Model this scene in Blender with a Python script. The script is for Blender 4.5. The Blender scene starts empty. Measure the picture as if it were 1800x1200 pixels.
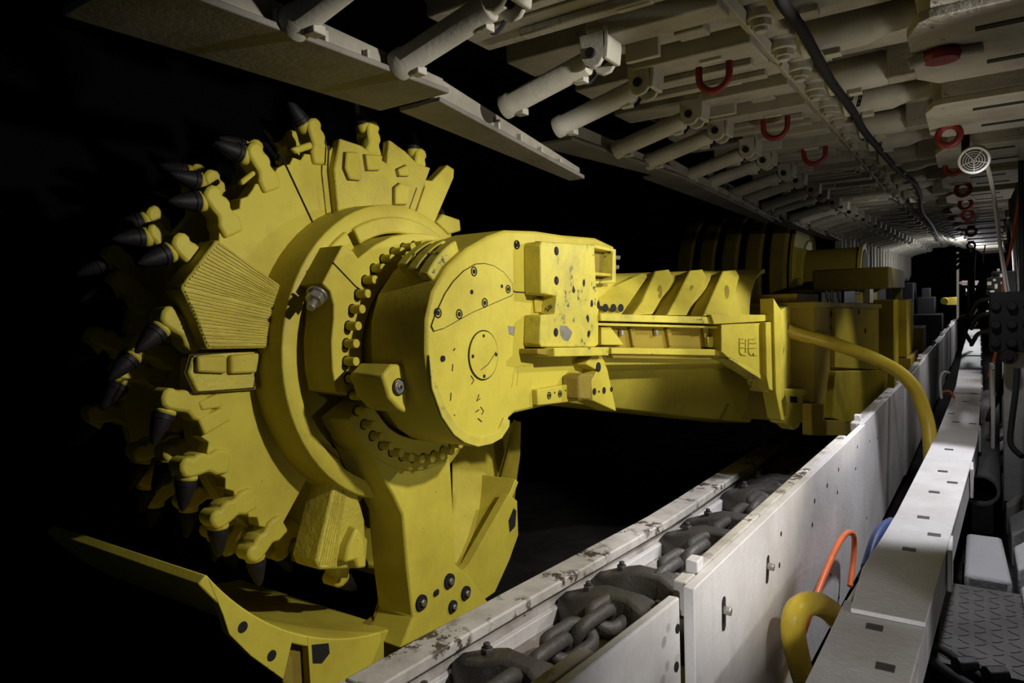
import bpy, bmesh, math, random
from mathutils import Vector, Matrix
V = Vector
PI = math.pi
rnd = random.Random(7)
S = bpy.context.scene
COL = S.collection

# ------------------------------------------------------------------ camera
EYE = V((0, 0, 1.6))
FPX = 1200.0
ROLL = math.radians(2)
dy = V((1700 - 900, 600 - 505, -FPX)).normalized()
hz = V((math.cos(ROLL), math.sin(ROLL), 0))
up = hz.cross(dy).normalized()
if up.y < 0:
    up = -up
dx = dy.cross(up).normalized()
M3 = Matrix((dx, dy, up))          # camera -> world
cam = bpy.data.cameras.new('camera')
cam.sensor_width = 36.0
cam.lens = 36.0 * FPX / 1800.0
cam.clip_start = 0.02
cam.clip_end = 200
co = bpy.data.objects.new('camera', cam)
COL.objects.link(co)
co.matrix_world = Matrix.Translation(EYE) @ M3.to_4x4()
S.camera = co

# ------------------------------------------------------------------ colour management, world
S.view_settings.view_transform = 'Standard'
S.view_settings.look = 'None'
S.view_settings.gamma = 1.0
S.view_settings.use_curve_mapping = False
S.view_settings.exposure = 0.0
S.render.film_transparent = False
w = bpy.data.worlds.new('mine_dark')
S.world = w
w.use_nodes = True
w.node_tree.nodes['Background'].inputs[0].default_value = (0.55, 0.7, 1.0, 1)
w.node_tree.nodes['Background'].inputs[1].default_value = 0.022

# ------------------------------------------------------------------ lamps of the gallery and added fill lights
def lamp(name, kind, loc, target, power, color=(1, 1, 1), size=0.2, spot=None, blend=0.5, size_y=None):
    l = bpy.data.lights.new(name, kind)
    l.energy = power
    l.color = color
    if kind == 'AREA':
        l.size = size
        if size_y:
            l.shape = 'RECTANGLE'
            l.size_y = size_y
    else:
        l.shadow_soft_size = size
    if spot:
        l.spot_size = math.radians(spot)
        l.spot_blend = blend
    o = bpy.data.objects.new(name, l)
    COL.objects.link(o)
    o.location = loc
    o.rotation_euler = (V(target) - V(loc)).to_track_quat('-Z', 'Y').to_euler()
    return o

lamp('gallery_lamp', 'SPOT', (0.74, 2.28, 2.36), (-2.3, 2.30, 1.15), 245, (1.0, 0.96, 0.88), 0.05, spot=72, blend=0.3)
lamp('gallery_lamp', 'SPOT', (0.28, 4.65, 2.30), (-1.4, 3.85, 1.3), 130, (1.0, 0.97, 0.90), 0.04, spot=66, blend=0.4)
lamp('walkway_light', 'SPOT', (0.22, 3.95, 2.38), (-0.27, 3.85, 0.6), 190, (0.93, 0.94, 1.0), 0.05, spot=62, blend=0.25)
lamp('walkway_light', 'SPOT', (0.2, 6.2, 2.38), (-0.5, 5.9, 0.9), 42, (0.95, 0.95, 1.0), 0.06, spot=46, blend=0.5)
lamp('walkway_light', 'SPOT', (0.02, 4.3, 2.34), (0.42, 5.5, 0.9), 30, (0.97, 0.96, 1.0), 0.06, spot=86, blend=0.6)  # extra spot added to brighten the gob side, not a walkway lamp
lamp('walkway_light', 'SPOT', (0.25, 8.6, 2.38), (0.0, 8.5, 0.6), 60, (0.93, 0.94, 1.0), 0.08, spot=60, blend=0.5)
lamp('walkway_light', 'SPOT', (0.3, 12.6, 2.38), (0.05, 12.5, 0.6), 36, (0.93, 0.94, 1.0), 0.08, spot=80, blend=0.6)
lamp('near_fill', 'SPOT', (1.15, 1.0, 1.30), (-0.55, 1.95, 0.62), 40, (0.97, 0.95, 0.95), 0.05, spot=50, blend=0.6)  # added fill for the near spill plate
lamp('near_fill', 'SPOT', (0.1, -0.5, 1.2), (-0.46, 1.85, 0.6), 85, (0.98, 0.96, 0.92), 0.05, spot=26, blend=0.7)  # added narrow fill from beside the camera for the near hose
lamp('roof_fill', 'SPOT', (0.6, 3.5, 0.75), (-1.6, 4.3, 2.8), 60, (1.0, 0.92, 0.78), 0.2, spot=92, blend=0.8)  # added fill low over the floor, stands in for bounce onto the roof
lamp('roof_fill', 'POINT', (0.5, 8.0, 1.5), (0, 0, 0), 9, (1.0, 0.95, 0.85), 0.2)  # added fill for the supports further along
lamp('far_drum_fill', 'SPOT', (-0.2, 8.7, 2.38), (-2.6, 11.0, 1.8), 14, (1.0, 0.96, 0.88), 0.06, spot=80, blend=0.6)  # added fill so the far drum shows
lamp('far_fill', 'POINT', (0.1, 17.3, 2.0), (0, 0, 0), 80, (0.95, 0.97, 1.0), 0.1)  # added fill that brightens the arrow sign and far end

# ------------------------------------------------------------------ pixel -> point on a real plane
def ray(px, py):
    return (M3 @ V((px - 900, 600 - py, -FPX))).normalized()
def on(px, py, ax, v):
    d = ray(px, py)
    i = 'XYZ'.index(ax)
    return EYE + d * ((v - EYE[i]) / d[i])
def onp(px, py, p0, n):
    d = ray(px, py)
    return EYE + d * ((V(p0) - EYE).dot(n) / d.dot(n))

# ------------------------------------------------------------------ materials
def mat(name, base, rough=0.5, metal=0.0, dirt=None, dirt_amt=0.5, dirt_scale=3.0, chip=None, chip_amt=0.35, chip_scale=14.0,
        bump=0.15, bump_scale=40.0, streak=0.0, spec=0.4, emit=None, emit_str=1.0):
    m = bpy.data.materials.new(name)
    m.use_nodes = True
    nt = m.node_tree
    N, L = nt.nodes, nt.links
    b = N['Principled BSDF']
    b.inputs['Roughness'].default_value = rough
    b.inputs['Metallic'].default_value = metal
    b.inputs['Specular IOR Level'].default_value = spec
    tc = N.new('ShaderNodeTexCoord')
    src = None
    base = tuple(base) + (1,)
    rgb = N.new('ShaderNodeRGB'); rgb.outputs[0].default_value = base
    src = rgb.outputs[0]
    def noise(scale, detail=4, rough_=0.6, vec=None):
        n = N.new('ShaderNodeTexNoise')
        n.inputs['Scale'].default_value = scale
        n.inputs['Detail'].default_value = detail
        n.inputs['Roughness'].default_value = rough_
        L.new(vec or tc.outputs['Object'], n.inputs['Vector'])
        return n.outputs['Fac']
    def ramp(fac, a, bb):
        r = N.new('ShaderNodeMapRange')
        r.inputs[1].default_value = a
        r.inputs[2].default_value = bb
        r.clamp = True
        L.new(fac, r.inputs[0])
        return r.outputs[0]
    def mix(fac, c1, c2, amt=1.0):
        mx = N.new('ShaderNodeMix'); mx.data_type = 'RGBA'
        if amt != 1.0:
            mm = N.new('ShaderNodeMath'); mm.operation = 'MULTIPLY'; mm.inputs[1].default_value = amt
            L.new(fac, mm.inputs[0]); fac = mm.outputs[0]
        L.new(fac, mx.inputs[0])
        L.new(c1, mx.inputs[6])
        if isinstance(c2, tuple):
            mx.inputs[7].default_value = c2 + (1,)
        else:
            L.new(c2, mx.inputs[7])
        return mx.outputs[2]
    rsrc = None
    if dirt:
        f = ramp(noise(dirt_scale, 6, 0.65), 0.42, 0.68)
        src = mix(f, src, tuple(dirt), dirt_amt)
    if streak:
        mp = N.new('ShaderNodeMapping'); mp.inputs['Scale'].default_value = (6, 6, 0.7)
        L.new(tc.outputs['Object'], mp.inputs['Vector'])
        f = ramp(noise(5.0, 5, 0.7, mp.outputs[0]), 0.5, 0.75)
        src = mix(f, src, tuple(dirt or (0.1, 0.08, 0.05)), streak)
    if chip:
        f1 = ramp(noise(chip_scale, 8, 0.75), 0.69 - 0.12 * chip_amt, 0.70 - 0.12 * chip_amt)
        f2 = ramp(noise(chip_scale * 0.22, 3, 0.5), 0.48, 0.56)
        mm = N.new('ShaderNodeMath'); mm.operation = 'MULTIPLY'
        L.new(f1, mm.inputs[0]); L.new(f2, mm.inputs[1])
        src = mix(mm.outputs[0], src, tuple(chip))
    L.new(src, b.inputs['Base Color'])
    if bump:
        bp = N.new('ShaderNodeBump')
        bp.inputs['Strength'].default_value = bump
        bp.inputs['Distance'].default_value = 0.01
        L.new(noise(bump_scale, 6, 0.6), bp.inputs['Height'])
        L.new(bp.outputs[0], b.inputs['Normal'])
    if emit:
        b.inputs['Emission Color'].default_value = tuple(emit) + (1,)
        b.inputs['Emission Strength'].default_value = emit_str
    return m

YEL = mat('yellow_paint', (0.60, 0.51, 0.062), 0.5, spec=0.25, dirt=(0.36, 0.27, 0.035), dirt_amt=0.6, dirt_scale=2.5, chip=(0.06, 0.05, 0.03), chip_amt=0.24, chip_scale=22, bump=0.14, bump_scale=45)
YELW = mat('weld_streaked_yellow', (0.58, 0.49, 0.062), 0.5, dirt=(0.35, 0.27, 0.04), dirt_amt=0.6, dirt_scale=3, chip=(0.05, 0.04, 0.02), chip_amt=0.45, chip_scale=16, bump=0.9, bump_scale=26)
YELB = mat('battered_yellow', (0.62, 0.53, 0.065), 0.5, dirt=(0.30, 0.27, 0.06), dirt_amt=0.6, dirt_scale=6, chip=(0.07, 0.065, 0.05), chip_amt=0.9, chip_scale=12, bump=0.3, bump_scale=30)
YELD = mat('dusty_shaded_yellow', (0.32, 0.24, 0.035), 0.75, spec=0.1, dirt=(0.16, 0.12, 0.04), dirt_amt=0.6, dirt_scale=2.2, chip=(0.05, 0.04, 0.03), chip_amt=0.3, bump=0.25, bump_scale=45)  # duller yellow: dust, and in recesses their shade put into the colour
WHT = mat('white_painted_steel', (0.62, 0.60, 0.60), 0.5, dirt=(0.40, 0.37, 0.34), dirt_amt=0.6, dirt_scale=2.4, chip=(0.10, 0.075, 0.06), chip_amt=0.18, chip_scale=18, bump=0.2, bump_scale=50, streak=0.25)
RAILM = mat('chipped_white_rail', (0.55, 0.52, 0.49), 0.5, dirt=(0.26, 0.23, 0.19), dirt_amt=0.7, dirt_scale=4, chip=(0.07, 0.055, 0.045), chip_amt=1.5, chip_scale=15, bump=0.3, bump_scale=30)
ROOF = mat('dusty_support_steel', (0.33, 0.305, 0.25), 0.7, dirt=(0.17, 0.15, 0.12), dirt_amt=0.7, dirt_scale=3.5, chip=(0.07, 0.06, 0.05), chip_amt=0.5, chip_scale=9, bump=0.3, bump_scale=35)
SPRAGM = mat('shaded_sprag_steel', (0.19, 0.175, 0.15), 0.65, dirt=(0.10, 0.09, 0.075), dirt_amt=0.6, dirt_scale=4, chip=(0.4, 0.38, 0.33), chip_amt=0.15, chip_scale=25, bump=0.3)  # support steel darkened: underside shade put into the colour, pale chips are wear
ROOFL = mat('pale_cylinder_paint', (0.42, 0.40, 0.34), 0.6, dirt=(0.27, 0.25, 0.20), dirt_amt=0.6, dirt_scale=5, bump=0.2, bump_scale=50)
CHAIN = mat('dull_chain_steel', (0.062, 0.057, 0.055), 0.5, metal=0.1, dirt=(0.085, 0.074, 0.068), dirt_amt=0.7, dirt_scale=5, bump=0.5, bump_scale=35)
DECK = mat('worn_deck_plate', (0.46, 0.43, 0.41), 0.55, dirt=(0.17, 0.14, 0.12), dirt_amt=0.85, dirt_scale=3.5, chip=(0.09, 0.07, 0.06), chip_amt=0.8, chip_scale=8, bump=0.4, bump_scale=30)
PICKM = mat('dark_pick_steel', (0.014, 0.012, 0.013), 0.55, metal=0.1, bump=0.2, spec=0.25)
STEEL = mat('bare_bolt_steel', (0.42, 0.40, 0.36), 0.38, metal=0.7, dirt=(0.2, 0.16, 0.1), dirt_amt=0.6, dirt_scale=20, bump=0.1)
DARK = mat('dark_recess', (0.012, 0.011, 0.010), 0.9, bump=0)  # flat black, also standing in for the shade inside holes and gaps
RUB = mat('black_rubber', (0.018, 0.018, 0.020), 0.75, bump=0.15, spec=0.15)
YELM = mat('matt_body_yellow', (0.42, 0.33, 0.03), 0.85, dirt=(0.26, 0.19, 0.03), dirt_amt=0.7, dirt_scale=2.5, chip=(0.05, 0.04, 0.02), chip_amt=0.35, chip_scale=14, bump=0.2, spec=0.06)
COAL = mat('coal_face', (0.0028, 0.0032, 0.005), 0.9, bump=1.0, bump_scale=4.0, spec=0.03)
FLOORM = mat('dusty_floor', (0.010, 0.009, 0.009), 0.95, spec=0.05, dirt=(0.022, 0.020, 0.018), dirt_amt=0.7, dirt_scale=3, bump=1.0, bump_scale=12)
RED = mat('red_ring_paint', (0.20, 0.014, 0.016), 0.5, dirt=(0.06, 0.012, 0.013), dirt_amt=0.5, dirt_scale=12)
BLUE = mat('blue_paint', (0.03, 0.06, 0.20), 0.45, dirt=(0.02, 0.02, 0.05), dirt_amt=0.5, dirt_scale=9)
ORG = mat('orange_hose_rubber', (0.80, 0.16, 0.04), 0.4, dirt=(0.4, 0.12, 0.05), dirt_amt=0.5, dirt_scale=8, bump=0.05)
YHOSE = mat('yellow_cable_sheath', (0.74, 0.54, 0.05), 0.38, dirt=(0.40, 0.27, 0.04), dirt_amt=0.4, dirt_scale=7, bump=0.15, bump_scale=30)
CABW = mat('white_cable_sheath', (0.75, 0.74, 0.72), 0.4, bump=0.05)
GREY = mat('grey_pad', (0.36, 0.35, 0.35), 0.8, dirt=(0.2, 0.19, 0.18), dirt_amt=0.6, dirt_scale=5, bump=0.4)
SIGNW = mat('sign_white', (0.85, 0.85, 0.88), 0.5, bump=0)
SIGNR = mat('sign_red', (0.65, 0.03, 0.03), 0.5, bump=0)
SIGNG = mat('sign_glyph_glow', (0.2, 0.3, 0.3), 0.4, bump=0, emit=(0.65, 0.9, 0.9), emit_str=0.8)  # glowing glyphs of the escape sign

# ------------------------------------------------------------------ mesh builder
class MB:
    def __init__(s):
        s.v, s.f, s.mi = [], [], []
        s.cur = 0
    def m(s, i):
        s.cur = i
        return s
    def add(s, vs, fs):
        o = len(s.v)
        s.v += [V(p) for p in vs]
        for f in fs:
            s.f.append([i + o for i in f]); s.mi.append(s.cur)
        return s
    def prism(s, pts, d):
        n = len(pts)
        pts = [V(p) for p in pts]
        d = V(d)
        return s.add(pts + [p + d for p in pts], [list(range(n))[::-1], list(range(n, 2 * n))] + [[i, (i + 1) % n, (i + 1) % n + n, i + n] for i in range(n)])
    def loft(s, rings, close=True, caps=True):
        n = len(rings[0])
        vs = [p for r in rings for p in r]
        fs = []
        for k in range(len(rings) - 1):
            for i in range(n if close else n - 1):
                j = (i + 1) % n
                fs.append([k * n + i, k * n + j, (k + 1) * n + j, (k + 1) * n + i])
        if caps and close:
            fs.append(list(range(n))[::-1]); fs.append([(len(rings) - 1) * n + i for i in range(n)])
        return s.add(vs, fs)
    def box(s, c, sz, R=None):
        c = V(c); x, y, z = [a / 2 for a in sz]
        vs = [V((a * x, b * y, e * z)) for e in (-1, 1) for b in (-1, 1) for a in (-1, 1)]
        if R is not None:
            vs = [R @ p for p in vs]
        return s.add([c + p for p in vs], [[0, 2, 3, 1], [4, 5, 7, 6], [0, 1, 5, 4], [2, 6, 7, 3], [0, 4, 6, 2], [1, 3, 7, 5]])
    def bb(s, x0, x1, y0, y1, z0, z1):
        return s.box(((x0 + x1) / 2, (y0 + y1) / 2, (z0 + z1) / 2), (abs(x1 - x0), abs(y1 - y0), abs(z1 - z0)))
    def cyl(s, a, b, r0, r1=None, n=16, caps=True):
        return s.lathe(a, V(b) - V(a), [(0, r0), ((V(b) - V(a)).length, r0 if r1 is None else r1)], n, caps)
    def lathe(s, p, d, prof, n=24, caps=True, a0=0, a1=None, ref=None):
        p = V(p); d = V(d).normalized()
        t = V(ref) if ref else (V((0, 0, 1)) if abs(d.z) < 0.9 else V((1, 0, 0)))
        e1 = (t - d * t.dot(d)).normalized(); e2 = d.cross(e1)
        full = a1 is None
        k = n if full else n + 1
        rings = []
        for h, r in prof:
            rings.append([p + d * h + (e1 * math.cos(a) + e2 * math.sin(a)) * max(r, 1e-4) for a in
                          [(2 * PI * i / n) if full else a0 + (a1 - a0) * i / n for i in range(k)]])
        return s.loft(rings, close=full, caps=caps)
    def tube(s, pts, r, n=10, caps=True):
        pts = [V(p) for p in pts]
        rings = []
        prev = None
        for i, p in enumerate(pts):
            t = (pts[min(i + 1, len(pts) - 1)] - pts[max(i - 1, 0)]).normalized()
            if prev is None:
                ref = V((0, 0, 1)) if abs(t.z) < 0.9 else V((1, 0, 0))
                e = (ref - t * ref.dot(t)).normalized()
            else:
                e = (prev - t * prev.dot(t)).normalized()
            prev = e
            b = t.cross(e)
            rr = r[i] if isinstance(r, (list, tuple)) else r
            rings.append([p + (e * math.cos(2 * PI * k / n) + b * math.sin(2 * PI * k / n)) * rr for k in range(n)])
        return s.loft(rings, True, caps)
    def torus(s, c, nrm, R, r, n=24, k=10, a0=0, a1=2 * PI, ref=(0, 0, 1)):
        nrm = V(nrm).normalized(); t = V(ref)
        e1 = (t - nrm * t.dot(nrm)).normalized(); e2 = nrm.cross(e1)
        full = abs(a1 - a0 - 2 * PI) < 1e-6
        pts = [V(c) + (e1 * math.cos(a) + e2 * math.sin(a)) * R for a in [a0 + (a1 - a0) * i / n for i in range(n + (0 if full else 1))]]
        if full:
            vs, fs = [], []
            for i, p in enumerate(pts):
                rad = (p - V(c)).normalized()
                for j in range(k):
                    q = 2 * PI * j / k
                    vs.append(p + rad * math.cos(q) * r + nrm * math.sin(q) * r)
            for i in range(n):
                for j in range(k):
                    fs.append([i * k + j, i * k + (j + 1) % k, ((i + 1) % n) * k + (j + 1) % k, ((i + 1) % n) * k + j])
            return s.add(vs, fs)
        return s.tube(pts, r, k)
    def hole(s, c, nrm, r, mi=1, n=16, h=0.0015):  # flat dark disc in place of the shade inside a hole
        o = s.cur; s.cur = mi
        s.cyl(V(c) - V(nrm).normalized() * 0.004, V(c) + V(nrm).normalized() * h, r, r, n)
        s.cur = o
        return s
    def build(s, name, mats, parent=None, bev=0.004, ang=38, loc=None):
        me = bpy.data.meshes.new(name)
        loc = V(loc) if loc is not None else (parent['_w'] if parent is not None and '_w' in parent else V((0, 0, 0)))
        loc = V(loc)
        bm = bmesh.new()
        vs = [bm.verts.new(p - loc) for p in s.v]
        for f, mi in zip(s.f, s.mi):
            try:
                fc = bm.faces.new([vs[i] for i in f])
                fc.material_index = mi
                fc.smooth = True
            except ValueError:
                pass
        bmesh.ops.recalc_face_normals(bm, faces=bm.faces)
        bm.to_mesh(me)
        bm.free()
        me.set_sharp_from_angle(angle=math.radians(ang))
        for q in (mats if isinstance(mats, (list, tuple)) else [mats]):
            me.materials.append(q)
        o = bpy.data.objects.new(name, me)
        COL.objects.link(o)
        if parent is not None:
            o.parent = parent
        else:
            o.location = loc
        if bev:
            b = o.modifiers.new('bevel', 'BEVEL')
            b.width = bev; b.segments = 2; b.limit_method = 'ANGLE'; b.angle_limit = math.radians(40)
            b.harden_normals = False
        return o

WL = {}
def wloc(o):
    return WL.get(o.name, V((0, 0, 0)))
_old = MB.build
def build(s, name, mats, parent=None, bev=0.004, ang=38, loc=None):
    """geometry is given in world metres; children are stored relative to their thing's base point"""
    base = V(loc) if loc is not None else (WL[parent.name] if parent is not None else V((0, 0, 0)))
    o = _old(s, name, mats, parent, bev, ang, base)
    WL[o.name] = base
    return o
MB.build = build

def tag(o, label=None, cat=None, group=None, kind=None):
    if label: o['label'] = label
    if cat: o['category'] = cat
    if group: o['group'] = group
    if kind: o['kind'] = kind
    return o
def thing(name, loc, label, cat, group=None):
    o = bpy.data.objects.new(name, None)
    o.empty_display_size = 0.1
    COL.objects.link(o)
    o.location = loc
    WL[o.name] = V(loc)
    return tag(o, label, cat, group)
def copy_tree(o, parent=None):
    c = o.copy()
    COL.objects.link(c)
    if parent is not None:
        c.parent = parent
    for ch in list(o.children):
        copy_tree(ch, c)
    return c
def smooth_path(pts, k=6):
    pts = [V(p) for p in pts]
    out = []
    for i in range(len(pts) - 1):
        p0, p1, p2, p3 = pts[max(i - 1, 0)], pts[i], pts[i + 1], pts[min(i + 2, len(pts) - 1)]
        for j in range(k):
            t = j / k
            out.append(0.5 * ((2 * p1) + (p2 - p0) * t + (2 * p0 - 5 * p1 + 4 * p2 - p3) * t * t + (3 * p1 - p0 - 3 * p2 + p3) * t ** 3))
    out.append(pts[-1])
    return out
def lerp_table(tab, y):
    if y <= tab[0][0]:
        a, b = tab[0], tab[1]
    elif y >= tab[-1][0]:
        a, b = tab[-2], tab[-1]
    else:
        for a, b in zip(tab, tab[1:]):
            if a[0] <= y <= b[0]:
                break
    t = (y - a[0]) / (b[0] - a[0])
    return a[1] + (b[1] - a[1]) * t

# ------------------------------------------------------------------ the setting
def structure(name, mb, m, **k):
    return tag(mb.build(name, m, bev=0, **k), kind='structure')
structure('floor', MB().bb(-3.9, 3, -1.5, 26, -0.15, -0.05), FLOORM)
structure('ceiling', MB().bb(-4, 3, -1.5, 26, 3.12, 3.25), COAL)
def rough_wall(x, amp, seed):
    r = random.Random(seed)
    ny, nz = 60, 10
    mb = MB()
    vs = [V((x + r.uniform(-amp, amp) + 0.25 * amp * math.sin(i * .9 + j), -1.5 + 27.5 * i / ny, -0.1 + 3.3 * j / nz)) for i in range(ny + 1) for j in range(nz + 1)]
    mb.add(vs, [[i * (nz + 1) + j, (i + 1) * (nz + 1) + j, (i + 1) * (nz + 1) + j + 1, i * (nz + 1) + j + 1] for i in range(ny) for j in range(nz)])
    return mb
structure('wall_left', rough_wall(-3.9, 0.09, 3), COAL)
structure('wall_right', rough_wall(2.4, 0.12, 4), COAL)
structure('wall_far', MB().bb(-4, 3, 23.2, 23.5, -0.1, 3.3), COAL)

# ------------------------------------------------------------------ armoured face conveyor
RAILX = [(0.5, -1.85), (1.5, -1.76), (2.08, -1.708), (3.717, -1.523), (5.4, -1.45), (12, -1.15), (20, -0.95)]
SPX = [(0, -0.76), (1.135, -0.651), (1.67, -0.596), (4.28, -0.487), (6.4, -0.425), (11.4, -0.334), (20, -0.2)]
def strip(tab, y0, y1, xo0, xo1, z0, z1, n=6):
    """box-section bar that follows the conveyor's line"""
    rings = []
    for i in range(n + 1):
        y = y0 + (y1 - y0) * i / n
        x = lerp_table(tab, y)
        rings.append([V((x + xo0, y, z0)), V((x + xo1, y, z0)), V((x + xo1, y, z1)), V((x + xo0, y, z1))])
    return MB().loft(rings)
NTH = ['nearest', 'second', 'third', 'fourth', 'fifth', 'sixth', 'seventh', 'eighth', 'ninth', 'tenth', 'eleventh', 'twelfth', 'thirteenth', 'fourteenth', 'fifteenth', 'sixteenth', 'seventeenth', 'eighteenth']
pj = [0.5, 1.53, 4.05, 6.45, 8.9, 11.4, 14.0, 17]
for k, (a, b) in enumerate(zip(pj, pj[1:])):
    lab = ['nearest length of white conveyor pan in the bottom corner of the frame', 'conveyor pan with chipped white rail beside the yellow cowl leg', 'conveyor pan in shadow below the yellow ranging arm'][k] if k < 3 else 'conveyor pan under the shearer body, %s along from the camera' % NTH[k]
    t = thing('conveyor_pan', (lerp_table(RAILX, a) + .5, a, 0), lab, 'conveyor pan', 'pans of the face conveyor')
    strip(RAILX, a + .004, b - .004, 0.0, 0.135, 0.30, 0.35).build('rail', RAILM, t, 0.008)
    strip(RAILX, a + .004, b - .004, 0.02, 0.10, 0.0, 0.30).build('side_wall', DECK, t)
    dk = []
    for q in range(7):
        y = a + .004 + (b - a - .008) * q / 6
        x0, x1 = lerp_table(RAILX, y) + .10, lerp_table(SPX, y) - .09
        dk.append([V((x0, y, .12)), V((x1, y, .12)), V((x1, y, .17)), V((x0, y, .17))])
    MB().loft(dk).build('deck_plate', DECK, t)
    strip(RAILX, a + .004, b - .004, 0.10, 0.13, 0.17, 0.235).build('wear_strip', WHT, t)
    strip(RAILX, a + .004, b - .004, -0.18, 0.0, 0.0, 0.16).build('loading_ramp', DECK, t)

# scraper chain with its flight bars
sc = thing('scraper_chain', (-1.25, 2.2, 0.2), 'dark steel scraper chain with flight bars on the conveyor deck', 'chain')
def chx(y):
    return lerp_table(RAILX, y) + 0.43
def link(mb, c, d, nrm, L=0.20, Wd=0.085, r=0.027):
    d = V(d).normalized(); nrm = V(nrm).normalized(); s = d.cross(nrm)
    pts = []
    h = (L - Wd) / 2
    for i in range(9):
        a = -PI / 2 + PI * i / 8
        pts.append(V(c) + d * (h + math.cos(a) * Wd / 2) + s * math.sin(a) * Wd / 2)
    for i in range(9):
        a = PI / 2 + PI * i / 8
        pts.append(V(c) + d * (-h + math.cos(a) * Wd / 2) + s * math.sin(a) * Wd / 2)
    n = len(pts); k = 8
    vs, fs = [], []
    for i, p in enumerate(pts):
        t = (pts[(i + 1) % n] - pts[i - 1]).normalized(); b = t.cross(nrm)
        vs += [p + (b * math.cos(2 * PI * j / k) + nrm * math.sin(2 * PI * j / k)) * r for j in range(k)]
    for i in range(n):
        for j in range(k):
            fs.append([i * k + j, i * k + (j + 1) % k, ((i + 1) % n) * k + (j + 1) % k, ((i + 1) % n) * k + j])
    return mb.add(vs, fs)
FLY = (1.62, 1.935, 2.60, 2.88, 3.57, 3.87, 4.55, 4.85, 5.5, 5.8, 6.5, 6.8, 7.5)
y = 1.0
i = 0
while y < 8.2:
    c = V((chx(y), y, 0.30)); d = V((chx(y + .1) - chx(y - .1), 0.2, 0))
    nrm = V((0.55, 0, 1)) if i % 2 == 0 else V((1, 0, -0.55))
    if min(abs(y - f_) for f_ in FLY) > .075:
        link(MB(), c, d, nrm, 0.235, 0.115, 0.029).build('chain_link', CHAIN, sc, 0, 60)
    y += 0.152; i += 1
def flight(y):
    c = V((chx(y), y, 0.17))
    sl = (chx(y + .1) - chx(y - .1)) / .2
    ex = V((1, -sl, 0)).normalized(); ey = V((sl, 1, 0)).normalized(); ez = V((0, 0, 1))
    mb = MB()
    # a forged bar: thin blade tips, thick ribbed saddle over the chain
    secs = [(-0.33, .035, .09, 0.02), (-0.30, .06, .115, 0.005), (-0.22, .10, .145, 0), (-0.14, .125, .172, 0), (-.09, .105, .19, 0), (-.05, .075, .195, 0), (.05, .075, .195, 0), (.09, .105, .19, 0), (0.14, .125, .172, 0),
            (0.22, .10, .145, 0), (0.36, .06, .115, 0), (0.46, .035, .09, 0.02)]
    rings = []
    for x, hw, h, z0 in secs:
        o = c + ex * x
        rings.append([o - ey * hw * 1.1 + ez * z0, o + ey * hw * 1.1 + ez * z0, o + ey * hw + ez * h * .55, o + ey * hw * .30 + ez * h, o - ey * hw * .62 + ez * (h - .012), o - ey * hw + ez * h * .55])
    mb.loft(rings)
    f = mb.build('flight_bar', CHAIN, sc, 0.012)
    for sx in (-0.17, 0.17):
        b = MB()
        q = c + ex * sx + ez * 0.155
        b.m(0).cyl(q, q + ez * .022, .026, .024, 6); b.cyl(q + ez * .022, q + ez * .04, .013, .013, 10)
        b.build('flight_bolt', CHAIN, f, 0.003)
for y in FLY:
    flight(y)

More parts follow.
